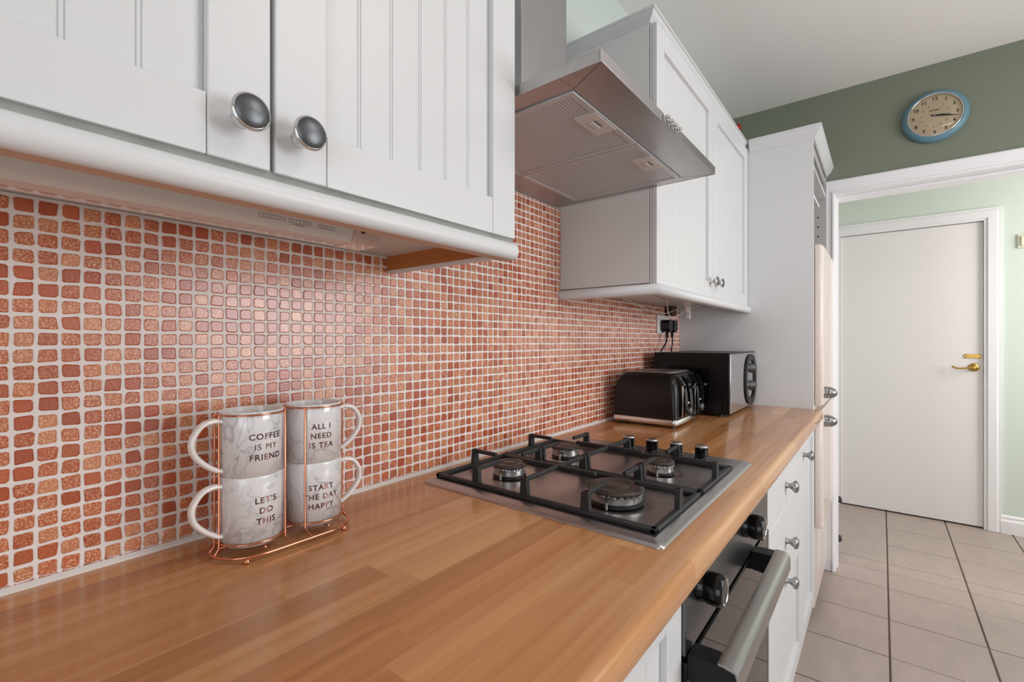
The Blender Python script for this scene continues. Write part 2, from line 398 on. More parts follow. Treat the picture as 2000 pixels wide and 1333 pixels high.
def tile_mesh(x0, x1, z0, z1, rnd, fine=True):
    gp = 0.0020; j = 0.0009
    l, r, b, t = x0 + gp, x1 - gp, z0 + gp, z1 - gp
    cxx, czz = (l + r) / 2, (b + t) / 2
    out = []
    for (sx, sz) in ((-1, -1), (1, -1), (1, 1), (-1, 1)):
        X = (l if sx < 0 else r) + rnd.uniform(-j, j); Z = (b if sz < 0 else t) + rnd.uniform(-j, j)
        ch = rnd.uniform(0.0007, 0.0026)
        pa = (X - sx * ch, Z); pb = (X, Z - sz * ch)
        if (sx, sz) in ((-1, -1), (1, 1)): out += [pb, pa]
        else: out += [pa, pb]
    vs = []; 
    for (e, y) in ((1.0, 0.0), (1.0, -0.0008), (0.86, -0.0017)):
        for (X, Z) in out: vs.append((cxx + (X - cxx) * e, y, czz + (Z - czz) * e))
    fs = []
    for k in range(2):
        for a in range(8): fs.append((k * 8 + a, k * 8 + (a + 1) % 8, (k + 1) * 8 + (a + 1) % 8, (k + 1) * 8 + a))
    fs.append(tuple(range(16, 24))); return vs, fs
def tcol(rnd):
    c, a = rnd.choice(palette) if rnd.random() < 0.26 else rnd.choice(speck)
    k = rnd.uniform(0.9, 1.1); c = lin(c); return (c[0] * k, c[1] * k, c[2] * k, a)
def area_px(t):
    x0, x1, z0, z1 = t; a = proj(x0, 0, z0); b = proj(x1, 0, z0); c_ = proj(x0, 0, z1)
    if a[2] < 0.1: return 0
    if b[0] < 2 or a[1] < 0 or a[1] > 1333: return 0
    if 0.235 < (x0 + x1) / 2 < 0.43 and z1 < 1.09 and False: return 0
    return max(0, b[0] - a[0]) * (a[1] - c_[1])
order = sorted(range(len(tiles)), key=lambda k: -area_px(tiles[k]))
big = set(order[:300]); rnd = random.Random(3)
fv, ff, fc = [], [], []
for k, t in enumerate(tiles):
    vs, fs = tile_mesh(*t, rnd); c_ = tcol(rnd)
    if k in big:
        ob = MB().add(vs, fs).build('tile', M['tile'], wl)
        ca = ob.data.color_attributes.new('Col', 'FLOAT_COLOR', 'POINT'); ca.data.foreach_set('color', c_ * len(vs))
    else:
        o_ = len(fv); fv += vs; ff += [tuple(o_ + q for q in f) for f in fs]; fc += c_ * len(vs)
me = bpy.data.meshes.new('mosaic_tiles'); me.from_pydata(fv, [], ff); me.materials.append(M['tile'])
bm = bmesh.new(); bm.from_mesh(me); bmesh.ops.recalc_face_normals(bm, faces=bm.faces[:]); bm.to_mesh(me); bm.free()
ca = me.color_attributes.new('Col', 'FLOAT_COLOR', 'POINT'); ca.data.foreach_set('color', fc)
ob = bpy.data.objects.new('mosaic_tiles', me); COL.objects.link(ob); ob.parent = wl; ob['kind'] = 'stuff'
st = MB().prism([(0.004, 0.9085), (-0.0075, 0.9085), (-0.007, 0.912), (-0.0025, 0.9165), (0.004, 0.9165)], 'x', -0.9, 2.345)
st.build('sealant_bead', M['seal'], wl)

# ------------------------------------------------------------------ trims and doors
def architrave(mb, xf, ya, yb, zt, prof):
    """mitred three-sided frame on the wall face x = xf; prof: (outward offset, depth towards -x)"""
    rows = []
    for (y, z, oy, oz) in ((ya, 0.0015, 1, 0), (ya, zt, 1, 1), (yb, zt, -1, 1), (yb, 0.0015, -1, 0)):
        rows.append([(xf - d, y + oy * o, z + oz * o) for o, d in prof])
    m = len(prof); vs = [p for r_ in rows for p in r_]
    fs = [(i * m + j, (i + 1) * m + j, (i + 1) * m + (j + 1) % m, i * m + (j + 1) % m) for i in range(3) for j in range(m)]
    mb.add(vs, fs); mb.add(rows[0], [tuple(range(m))]); mb.add(rows[3], [tuple(range(m))[::-1]])
LZ = 1.961; JY = -0.600
ar = MB()
architrave(ar, XF, JY - 0.0008, -1.70, LZ, [(0, 0), (0, 0.016), (0.004, 0.020), (0.012, 0.020), (0.016, 0.013), (0.060, 0.013), (0.066, 0.016), (0.072, 0.012), (0.072, 0)])
architrave(ar, 3.138, JY - 0.0008, -1.70, LZ, [(0, 0), (0, 0.018), (0.07, 0.018), (0.07, 0)])
ar.box(XF + 0.001, 3.119, -1.72, JY - 0.0005, LZ + 0.0005, LZ + 0.028)
ar.box(XF + 0.001, 3.119, JY - 0.004, JY - 0.0006, 0.0015, LZ - 0.0005); ar.box(XF + 0.001, 3.119, -1.7192, -1.701, 0.0015, LZ - 0.0005)
ar.box(3.0, 3.02, -1.69, JY - 0.0105, LZ - 0.012, LZ - 0.0002); ar.box(3.0, 3.02, JY - 0.010, JY - 0.0042, 0.0015, LZ - 0.0002)
t1 = struct(ar.build('trim_1', M['trimw']))
for z in (0.345, 0.135):
    MB().lathe([(0.018, 0), (0.018, 0.01), (0.012, 0.017), (0, 0.019)], (3.07, JY - 0.0042, z), (0, -1, 0), 18).build('rubber_buffer', M['rubber'], t1)
# hall door architrave
ar = MB()
architrave(ar, XH, -0.550, -1.300, 1.967, [(0, 0), (0, 0.014), (0.010, 0.014), (0.018, 0.022), (0.056, 0.022), (0.064, 0.016), (0.076, 0.016), (0.076, 0)])
ar.box(XH + 0.001, 4.27, -1.318, -1.2995, 0.0015, 1.966); ar.box(XH + 0.001, 4.27, -0.5505, -0.532, 0.0015, 1.966); ar.box(XH + 0.001, 4.27, -1.318, -0.532, 1.9665, 1.985)
struct(ar.build('trim_2', M['trimw']))
dr = MB().box(4.205, 4.245, -1.2985, -0.5515, 0.010, 1.963, 0.002)
d1 = struct(dr.build('door_1', mat('door_white', (234, 229, 228), 0.45)))
hz = 1.030; hy = -1.255
rs = MB().lathe([(0.027, 0), (0.027, 0.004), (0.022, 0.009), (0.011, 0.011), (0.009, 0.03)], (4.2050, hy, hz), (-1, 0, 0), 28)
rs.tube(smooth_path([(4.1700, hy - 0.004, hz), (4.1640, hy + 0.012, hz), (4.1620, hy + 0.05, hz - 0.006), (4.1640, hy + 0.085, hz - 0.006), (4.1700, hy + 0.105, hz + 0.006)]), 0.006, 10, rz=0.008)
rs.build('lever_handle', M['brass'], d1)
pl = MB().box(4.2000, 4.2060, hy - 0.035, hy + 0.045, 1.088, 1.115, 0.002); pl.box(4.1920, 4.2010, hy - 0.02, hy + 0.03, 1.096, 1.107, 0.002)
pl.cur = 1
for a in (-0.027, 0.037):
    for b in (1.0935, 1.1095): pl.cyl((4.2005, hy + a, b), 0.0035, 0.002, (-1, 0, 0), 10)
pl.build('bolt_plate', [M['brass'], M['ink']], d1)
# hall skirting
struct(MB().prism([(XH, 0), (XH - 0.018, 0), (XH - 0.018, 0.075), (XH - 0.010, 0.09), (XH - 0.012, 0.1), (XH - 0.004, 0.112), (XH, 0.112)], 'y', -2.78, -1.374).build('baseboard_hall', M['trimw']))
# thermostat
tm = thing('wall_switch', 'small cream square switch plate on the mint hall wall beside the door', 'switch', (XH, -1.492, 1.815))
MB().box(XH - 0.010, XH, -1.535, -1.447, 1.772, 1.858, 0.003).build('plate', mat('cream_plastic', (226, 224, 200), 0.35), tm)
MB().box(XH - 0.020, XH - 0.009, -1.522, -1.460, 1.785, 1.845, 0.004).build('rocker', mat('cream_plastic2', (232, 230, 210), 0.3), tm)

# ------------------------------------------------------------------ cabinetry
def door(parent, x0, x1, y, z0, z1, th=0.02, rail=0.0565, knob=None, plain=False, name='door', pitch=0.0475, rec=0.010):
    mb = MB(); g_ = 0.0003
    if plain:
        mb.box(x0, x1, y, y + th, z0, z1, 0.0025, 3); d = mb.build(name, M['door'], parent)
    else:
        hx0, hx1, hz0, hz1 = x0 + rail, x1 - rail, z0 + rail, z1 - rail
        mb.box(x0 + 0.0006, x1 - 0.0006, y + rec + 0.004, y + th, z0 + 0.0006, z1 - 0.0006)
        mb.box(x0, hx0 - g_, y, y + rec + 0.0035, z0, z1, 0.0016); mb.box(hx1 + g_, x1, y, y + rec + 0.0035, z0, z1, 0.0016)
        mb.box(hx0 + g_, hx1 - g_, y + 0.0002, y + rec + 0.0035, z0, hz0, 0.0009); mb.box(hx0 + g_, hx1 - g_, y + 0.0002, y + rec + 0.0035, hz1, z1, 0.0009)
        d = mb.build(name, M['door'], parent)
        n = max(1, round((hx1 - hx0) / pitch)); st = (hx1 - hx0) / n
        xs = [(hx0, 0)]
        for k in range(1, n):
            gx = hx0 + st * k
            for q in (gx - 0.0019, gx + 0.0019): xs += [(q - 0.0009, 0), (q, 0.0012), (q + 0.0009, 0)]
        xs.append((hx1, 0)); vs = []
        for X, dd_ in xs: vs += [(X, y + rec + dd_, hz0 - 0.0005), (X, y + rec + dd_, hz1 + 0.0005)]
        MB().add(vs, [(2 * k, 2 * k + 2, 2 * k + 3, 2 * k + 1) for k in range(len(xs) - 1)]).build('beadboard_panel', M['door'], d)
    if knob: make_knob(d, knob[0], y, knob[1])
    return d
def make_knob(parent, x, y, z, sc_=1.0):
    k = sc_; mb = MB()
    mb.lathe([(0.0085 * k, 0), (0.0085 * k, 0.002), (0.0062 * k, 0.004), (0.0055 * k, 0.011 * k), (0.009 * k, 0.016 * k), (0.0145 * k, 0.0195 * k), (0.0172 * k, 0.0225 * k), (0.0175 * k, 0.0245 * k), (0.0165 * k, 0.0262 * k), (0.0152 * k, 0.0266 * k)], (x, y, z), (0, -1, 0), 36, cap=False)
    mb.cur = 1
    mb.lathe([(0.0152 * k, 0.0262 * k), (0.0145 * k, 0.0272 * k), (0.010 * k, 0.0292 * k), (0.005 * k, 0.0302 * k), (0, 0.0305 * k)], (x, y, z), (0, -1, 0), 36, cap=False)
    return mb.build('knob', [M['chrome'], M['pewter']], parent)
def make_knob2(parent, x, y, z):   # tulip shaped knobs of the base units
    mb = MB()
    mb.lathe([(0.0085, 0), (0.0085, 0.004), (0.0065, 0.006), (0.0072, 0.011), (0.0120, 0.0175), (0.0162, 0.021), (0.0178, 0.0245), (0.0172, 0.0285), (0.0125, 0.0325), (0.006, 0.034), (0, 0.0343)], (x, y, z), (0, -1, 0), 28, cap=False)
    return mb.build('knob', M['pewter2'], parent)
DY = -0.31
def PELPROF(zb, zt):
    h = zt - zb; rr_ = h / 2; out = [(-0.018, zb)]
    for k in range(11):
        t_ = -PI / 2 + PI * k / 10; out.append((0.001 + 0.0105 * math.cos(t_), (zb + zt) / 2 + rr_ * math.sin(t_)))
    return out + [(-0.018, zt)]
CORN = [(-0.004, 2.076), (0.002, 2.076), (0.003, 2.080), (0.008, 2.084), (0.015, 2.090), (0.020, 2.098), (0.024, 2.099), (0.024, 2.105), (-0.004, 2.105)]

def wall_cab(label, x0, x1, splits, zb_door, zb_cab, pel, zt, knobs, left_end=False, right_return=False, loc=None):
    c = thing('wall_cabinet', label, 'cabinet', ((x0 + x1) / 2, -0.15, zb_cab))
    b = MB(); t = 0.016; yb = -0.001; yf = DY + 0.0225
    b.box(x0, x0 + t, yf, yb, zb_cab, zt); b.box(x1 - t, x1, yf, yb, zb_cab, zt)
    e = 0.0003
    b.box(x0 + t + e, x1 - t - e, yf, yb - 0.007, zb_cab, zb_cab + t); b.box(x0 + t + e, x1 - t - e, yf, yb - 0.007, zt - t, zt); b.box(x0 + t + e, x1 - t - e, yb - 0.0065, yb, zb_cab, zt)
    b.box(x0 + t + e, x1 - t - e, yf + 0.02, yb - 0.007, (zb_cab + zt) / 2, (zb_cab + zt) / 2 + t)
    m0 = splits[0][1]; b.box(m0 - 0.009, m0 + 0.009, yf - 0.0, yf + 0.018, zb_cab + t + e, zt - t - e)
    b.build('carcass', M['carcass'], c)
    for (a0, a1), kn in zip(splits, knobs):
        door(c, a0 + 0.0022, a1 - 0.0022, DY, zb_door, zt - 0.004, knob=kn)
    return c
# left wall cabinet
cl = wall_cab('white double-door wall cabinet over the mugs, left of the extractor hood', -0.183, 0.617, [(-0.183, 0.219), (0.219, 0.617)], 1.370, 1.3725, None, 2.07, [(0.1885, 1.4115), (0.2455, 1.4115)])
pm = MB().sweep([(-0.183, -0.312), (0.607, -0.312)], PELPROF(1.3335, 1.3605), True, 1); pm.build('pelmet', [M['door'], M['tanunder']], cl)
gp = MB().box(-0.183, 0.615, -0.305, -0.288, 1.3605, 1.3725); gp.build('pelmet_fillet', M['grey_gap'], cl)
rp = MB().box(0.587, 0.606, -0.298, -0.002, 1.3385, 1.3725); rp.cur = 1
rp.box(0.5865, 0.588, -0.298, -0.002, 1.3425, 1.3715); rp.build('side_rail', [M['door'], M['brownwood']], cl)
MB().sweep([(-0.183, DY), (0.617, DY), (0.617, -0.001)], CORN).build('cornice', M['door'], cl)
# right wall cabinet
XR0, XR1 = 1.241, 2.343
cr = wall_cab('white beadboard double-door wall cabinet over the toaster, right of the hood', XR0, XR1, [(XR0, 1.788), (1.788, XR1)], 1.3555, 1.3605, None, 2.078, [(1.745, 1.412), (1.815, 1.412)])
MB().sweep([(XR0, -0.002), (XR0, -0.312), (XR1, -0.312)], PELPROF(1.3275, 1.3572), True).build('pelmet', M['door'], cr)
MB().sweep([(XR0, -0.001), (XR0, DY + 0.021), (XR1 - 0.0, DY + 0.021)], CORN).build('cornice', M['door'], cr)

# fluorescent fitting under left cabinet
ff_ = thing('strip_light', 'long white under-cabinet strip light fitting with a clear end cap', 'lamp', (0.13, -0.165, 1.372))
MB().prism([(-0.186, 1.3722), (-0.182, 1.352), (-0.176, 1.3455), (-0.150, 1.3455), (-0.146, 1.3722)], 'x', -0.45, 0.392).build('body', M['whitep'], ff_)
MB().prism([(-0.147, 1.3712), (-0.149, 1.3455), (-0.128, 1.3465), (-0.118, 1.356), (-0.118, 1.3712)], 'x', -0.45, 0.392).build('diffuser', M['clearp'], ff_)
MB().prism([(-0.186, 1.3722), (-0.183, 1.352), (-0.177, 1.3448), (-0.130, 1.3448), (-0.118, 1.355), (-0.118, 1.3722)], 'x', 0.3925, 0.436).build('end_cap', M['clearp'], ff_)
lp = MB()
def dash(x, z, wx, hz_): lp.add([(x, -0.1855 - (1.3722 - z) * 0.0 + 0.0, z), (x + wx, -0.1855, z), (x + wx, -0.1855, z + hz_), (x, -0.1855, z + hz_)], [(0, 1, 2, 3)])
rr = random.Random(5)
def on_face(z): return -0.1863 + (1.3722 - z) * 0.198
def dash(x, z, wx, hz_):
    lp.add([(x, on_face(z) - 0.0002, z), (x + wx, on_face(z) - 0.0002, z), (x + wx, on_face(z + hz_) - 0.0002, z + hz_), (x, on_face(z + hz_) - 0.0002, z + hz_)], [(0, 1, 2, 3)])
for (xa, xb) in ((0.26, 0.293), (0.297, 0.328), (0.338, 0.362)):
    dash(xa, 1.3600, xb - xa, 0.0004); dash(xa, 1.3555, xb - xa, 0.0004)
    x = xa
    while x < xb: dash(x, 1.3555, 0.0005, 0.005); x += rr.uniform(0.002, 0.006)
for k in range(5): dash(0.304 + k * 0.003, 1.3533, 0.002, 0.0012)
lp.build('printed_diagram', M['greyprint'], ff_)
MB().box(0.405, 0.409, -0.1868, -0.183, 1.360, 1.364).build('screw', M['darkhole'], ff_)

# ------------------------------------------------------------------ extractor hood
HX0, HX1, HYF, HZ0, HZ1 = 0.622, 1.222, -0.466, 1.6135, 1.6325
hd = thing('extractor_hood', 'brushed steel extractor hood with two mesh filters above the gas hob', 'extractor hood', (0.922, -0.2, HZ0))
b = MB(); t = 0.004
for q in (HX0, HX1 - t): b.box(q, q + t, HYF + t + 0.0002, -0.002, HZ0, HZ1, 0.0006)
b.box(HX0, HX1, HYF, HYF + t, HZ0, HZ1, 0.0006)
b.box(HX0 + t + 0.0002, HX1 - t - 0.0002, HYF + t + 0.0002, -0.003, HZ1 - 0.004, HZ1 - 0.001)
# underside tray around the filters
FX0, FX1, FY0, FY1 = 0.664, 1.190, -0.393, -0.080
for (a0, a1, c0, c1) in ((HX0 + t, HX1 - t, HYF + t, FY0), (HX0 + t, FX0, FY0 + 0.0002, FY1 - 0.0002), (FX1, HX1 - t, FY0 + 0.0002, FY1 - 0.0002), (HX0 + t, HX1 - t, FY1, -0.003)): b.box(a0 + 0.0002, a1 - 0.0002, c0 + 0.0002, c1, HZ0 + 0.0005, HZ0 + 0.004)
b.build('canopy', M['steelh'], hd)
for s_, e_ in (((HX0 + t, HYF + t), (FX0, FY0)), ((HX1 - t, HYF + t), (FX1, FY0))):
    d = (Vector(e_) - Vector(s_)); n = Vector((-d.y, d.x)).normalized() * 0.0005
    sm = MB(); sm.add([(s_[0] + n.x, s_[1] + n.y, HZ0 + .0003), (s_[0] - n.x, s_[1] - n.y, HZ0 + .0003), (e_[0] - n.x, e_[1] - n.y, HZ0 + .0003), (e_[0] + n.x, e_[1] + n.y, HZ0 + .0003)], [(0, 1, 2, 3)])
    sm.build('corner_seam', M['capbrown'], hd)
def filtermat():
    m = M['meshfilter']; nt = m.node_tree; b = nt.nodes['Principled BSDF']; N = nt.nodes.new; L = nt.links.new
    tc = N('ShaderNodeTexCoord'); mp = N('ShaderNodeMapping'); mp.inputs['Scale'].default_value = (1, 0.62, 1); L(tc.outputs['Object'], mp.inputs[0])
    v = N('ShaderNodeTexVoronoi'); v.inputs['Scale'].default_value = 230; v.inputs['Randomness'].default_value = 0.0; L(mp.outputs[0], v.inputs['Vector'])
    r = N('ShaderNodeValToRGB'); r.color_ramp.elements[0].position = 0.26; r.color_ramp.elements[0].color = (0.03, 0.028, 0.028, 1)
    r.color_ramp.elements[1].position = 0.36; r.color_ramp.elements[1].color = (*lin((200, 200, 203)), 1)
    L(v.outputs['Distance'], r.inputs[0]); L(r.outputs[0], b.inputs['Base Color'])
    bp = N('ShaderNodeBump'); bp.inputs['Strength'].default_value = 0.5; bp.inputs['Distance'].default_value = 0.001
    L(v.outputs['Distance'], bp.inputs['Height']); L(bp.outputs[0], b.inputs['Normal'])
    return m
filtermat()
for (a0, a1, lx0, lx1) in ((FX0 + 0.002, 0.924, 0.748, 0.834), (0.927, FX1 - 0.002, 1.001, 1.084)):
    f = MB(); zf = HZ0 - 0.003; wd = 0.011
    for (p0, p1, q0, q1) in ((a0, a0 + wd, FY0 + .002 + wd, FY1 - .002 - wd), (a1 - wd, a1, FY0 + .002 + wd, FY1 - .002 - wd), (a0, a1, FY0 + .002, FY0 + .002 + wd), (a0, a1, FY1 - .002 - wd, FY1 - .002)): f.box(p0, p1, q0, q1, zf, zf + 0.008, 0.001)
    fo = f.build('filter', M['filterframe'], hd)
    MB().box(a0 + wd, a1 - wd, FY0 + wd + 0.002, FY1 - wd - 0.002, zf + 0.002, zf + 0.005).build('filter_mesh', M['meshfilter'], fo)
    lt = MB(); y0, y1 = -0.387, -0.344
    mx_, my_ = (lx0 + lx1) / 2, (y0 + y1) / 2
    for (p0, p1, q0, q1) in ((lx0, mx_ - 0.016, y0, y1), (mx_ + 0.016, lx1, y0, y1), (mx_ - 0.016, mx_ + 0.016, y0, my_ - 0.010), (mx_ - 0.016, mx_ + 0.016, my_ + 0.010, y1)): lt.box(p0, p1, q0, q1, zf - 0.0015, zf + 0.003)
    lt.box(mx_ - 0.015, mx_ + 0.015, my_ - 0.002, my_ + 0.008, zf - 0.003, zf + 0.001, 0.0008)
    lt.cur = 1; lt.box(mx_ - 0.016, mx_ + 0.016, my_ - 0.010, my_ + 0.010, zf + 0.0022, zf + 0.003)
    lt.build('latch', [M['latch'], M['darkhole']], fo)
# chimney
ch = MB().box(0.8275, 1.0165, -0.162, -0.002, HZ1, CEIL - 0.001, 0.0012); ch.build('chimney', mat('chimney_steel', (172, 171, 173), 0.42, 1, var=0.1, vscale=9), hd)
MB().box(0.8270, 0.8292, -0.1628, -0.1605, HZ1, CEIL - 0.001).build('chimney_seam', M['chrome'], hd)
for k in range(4):
    x = 0.868 + k * 0.021
    p = MB(); p.box(x, x + 0.012, HYF - 0.003, HYF, HZ0 + 0.003, HZ1 - 0.003, 0.0008)
    p.box(x + 0.002, x + 0.010, HYF - 0.013, HYF - 0.002, HZ0 + 0.006, HZ0 + 0.013, 0.002)
    p.build('switch_button', M['chrome'], hd)

# ------------------------------------------------------------------ worktop
def worktop():
    w_ = MB(); r = 0.014; yf = -0.597; z0, z1 = 0.872, 0.910; pts = [(-0.001, z0), (-0.001, z1)]
    for k in range(7):
        t = PI / 2 * k / 6; pts.append((yf + r - r * math.sin(t), z1 - r + r * math.cos(t)))
    r2 = 0.005
    for k in range(4):
        t = PI / 2 * k / 3; pts.append((yf + r2 - r2 * math.cos(t), z0 + r2 - r2 * math.sin(t)))
    n = len(pts); x0, x1 = -0.9, 2.3445
    vs = [(x0, *p) for p in pts] + [(x1, *p) for p in pts]
    w_.add(vs, [(i, (i + 1) % n, n + (i + 1) % n, n + i) for i in range(n)], True); w_.add(vs[:n], [tuple(range(n))]); w_.add(vs[n:], [tuple(range(n))[::-1]])
    o = w_.build('worktop', M['wood'])
    md = o.modifiers.new('sharp', 'EDGE_SPLIT'); md.split_angle = 0.7
    return o
tag(worktop(), 'long glossy beech block-effect worktop with rounded front edge', 'worktop')

# ------------------------------------------------------------------ base units
FY = -0.567; ZB = 0.10; ZT = 0.868
def base_cab(label, x0, x1, name='base_cabinet'):
    c = thing(name, label, 'cabinet', ((x0 + x1) / 2, -0.3, 0.0))
    b = MB(); t = 0.018; yf = FY + 0.022
    b.box(x0, x0 + t, yf, -0.03, ZB, 0.8715); b.box(x1 - t, x1, yf, -0.03, ZB, 0.8715); b.box(x0 + t, x1 - t, yf + 0.001, -0.041, ZB + 0.0005, ZB + t); b.box(x0 + t, x1 - t, -0.04, -0.031, ZB, 0.87)
    b.box(x0 + t, x1 - t, yf + 0.001, yf + 0.05, 0.85, 0.8712)
    b.build('carcass', M['carcass'], c)
    MB().box(x0, x1, -0.52, -0.505, 0.0015, ZB).build('plinth', M['carcass'], c)
    return c
cb = base_cab('white panelled base cabinet left of the oven, under the near end of the worktop', -0.60, 0.672)
door(cb, -0.598, 0.036, FY, ZB + 0.003, ZT); door(cb, 0.039, 0.670, FY, ZB + 0.003, ZT)
cd = base_cab('white base drawer unit with three knobs, right of the oven', 1.289, 1.940, 'drawer_unit')
door(cd, 1.291, 1.938, FY, 0.716, ZT, plain=True, name='drawer'); make_knob2(cd.children[-1], 1.590, FY, 0.772)
door(cd, 1.291, 1.938, FY, 0.530, 0.713, plain=True, name='drawer'); make_knob2(cd.children[-1], 1.590, FY, 0.607)
door(cd, 1.291, 1.938, FY, ZB + 0.003, 0.527, name='drawer'); make_knob2(cd.children[-1], 1.590, FY, 0.490)
ce = base_cab('narrow white base cabinet with one knob at the far end of the worktop', 1.943, 2.344)
door(ce, 1.944, 2.343, FY, ZB + 0.003, ZT); make_knob2(ce.children[-1], 1.985, FY, 0.787)

# ------------------------------------------------------------------ oven
ov = thing('built_in_oven', 'built-in oven with black knobs and a steel bar handle under the hob', 'oven', (0.98, -0.3, 0.1))
OX0, OX1 = 0.675, 1.285
MB().box(OX0 + 0.01, OX1 - 0.01, FY + 0.012, -0.04, 0.125, 0.868).build('body', M['blackm'], ov)
MB().box(OX0, OX1, FY - 0.004, FY + 0.016, 0.748, 0.869, 0.0015).build('control_panel', M['ovenpanel'], ov)
MB().box(OX0, OX1, -0.52, -0.505, 0.0015, 0.10).build('plinth', M['carcass'], ov)
dd = MB(); dd.box(OX0, OX1, FY - 0.006, FY + 0.014, 0.135, 0.740, 0.002)
od = dd.build('oven_door', M['glass'], ov)
tr = MB(); tr.box(OX1 - 0.014, OX1 + 0.0005, FY - 0.0068, FY, 0.137, 0.738); tr.build('steel_edge', M['steel'], od)
ht = MB()
for hx in (0.678, 1.095):
    ht = MB(); ht.prism([(FY - 0.006, 0.715), (FY - 0.006, 0.7525), (FY - 0.03, 0.7535), (FY - 0.052, 0.7535), (FY - 0.068, 0.750), (FY - 0.0705, 0.742), (FY - 0.0705, 0.722), (FY - 0.066, 0.712), (FY - 0.05, 0.708), (FY - 0.03, 0.712)], 'x', hx, hx + 0.034)
    ht.build('handle_bracket', M['blackm'], od, bevel=0.0015)
bar = MB(); bp_ = [(FY - 0.046, 0.7565), (FY - 0.062, 0.7565), (FY - 0.070, 0.753), (FY - 0.0735, 0.745), (FY - 0.0735, 0.722), (FY - 0.070, 0.713), (FY - 0.062, 0.709), (FY - 0.050, 0.709)]
bar.prism(bp_, 'x', 0.6785, 1.1285, True); bo = bar.build('handle_bar', M['steel'], od); md = bo.modifiers.new('s', 'EDGE_SPLIT'); md.split_angle = 0.75
for kx in (0.742, 1.040):
    k = MB()
    k.lathe([(0.0245, 0), (0.0245, 0.006), (0.0225, 0.008), (0.0225, 0.012), (0.0240, 0.014), (0.0235, 0.034), (0.0215, 0.0365), (0.019, 0.0368)], (kx, FY - 0.004, 0.826), (0, -1, 0), 40, cap=False)
    k.cur = 1; k.lathe([(0.019, 0.0368), (0.0175, 0.0355), (0.0165, 0.0355)], (kx, FY - 0.004, 0.826), (0, -1, 0), 40, cap=False)
    k.cur = 0; k.lathe([(0.0165, 0.0355), (0, 0.0355)], (kx, FY - 0.004, 0.826), (0, -1, 0), 40, cap=False)
    k.build('control_knob', [M['black'], M['chrome']], ov)

# ------------------------------------------------------------------ gas hob
hb = thing('gas_hob', 'stainless steel four-burner gas hob with black cast-iron pan supports', 'hob', (0.92, -0.304, 0.91))
HBX0, HBX1, HBY0, HBY1 = 0.634, 1.212, -0.553, -0.054
def superrect(x0, x1, y0, y1, r, n=5):
    pts = []
    for (cx, cy, a) in ((x1 - r, y1 - r, 0), (x0 + r, y1 - r, PI / 2), (x0 + r, y0 + r, PI), (x1 - r, y0 + r, 1.5 * PI)):
        for k in range(n + 1): t = a + PI / 2 * k / n; pts.append((cx + r * math.cos(t), cy + r * math.sin(t)))
    return pts
tray = MB(); rings = [(0, 0.9101, 0.010), (0.0, 0.9115, 0.010), (0.0015, 0.9135, 0.010), (0.005, 0.916, 0.009), (0.016, 0.9185, 0.008), (0.017, 0.9187, 0.008)]
vs = []; 
for ins, z, r in rings: vs += [(x, y, z) for x, y in superrect(HBX0 + ins, HBX1 - ins, HBY0 + ins, HBY1 - ins, r)]
n = 24; fs = []
for k in range(len(rings) - 1):
    for a in range(n): fs.append((k * n + a, k * n + (a + 1) % n, (k + 1) * n + (a + 1) % n, (k + 1) * n + a))
tray.add(vs, fs, True)
# pressed top surface with dished rings round the burners
BUR = [(0.772, -0.172, 0.033), (0.988, -0.177, 0.032), (0.768, -0.418, 0.046), (0.990, -0.415, 0.027)]
nx, ny = 120, 104; gx0, gx1, gy0, gy1 = HBX0 + .017, HBX1 - .017, HBY0 + .017, HBY1 - .017; vs = []
for i in range(nx + 1):
    for j in range(ny + 1):
        x = gx0 + (gx1 - gx0) * i / nx; y = gy0 + (gy1 - gy0) * j / ny; z = 0.9187
        edge = min(x - gx0, 1.115 - x, y - gy0, gy1 - y); s_ = max(0, min(1, (edge - 0.006) / 0.02)); z -= 0.0022 * s_ * s_ * (3 - 2 * s_)
        for bx, by, br in BUR:
            d = math.hypot(x - bx, y - by) / (br * 1.75)
            if d < 1: z += -0.0045 * (math.cos(PI * min(1, max(0, (d - 0.55) / 0.45))) * 0.5 + 0.5)
        vs.append((x, y, z))
fs = [(i * (ny + 1) + j, (i + 1) * (ny + 1) + j, (i + 1) * (ny + 1) + j + 1, i * (ny + 1) + j + 1) for i in range(nx) for j in range(ny)]
tray.add(vs, fs, True); tray.build('hob_plate', M['hobsteel'], hb)
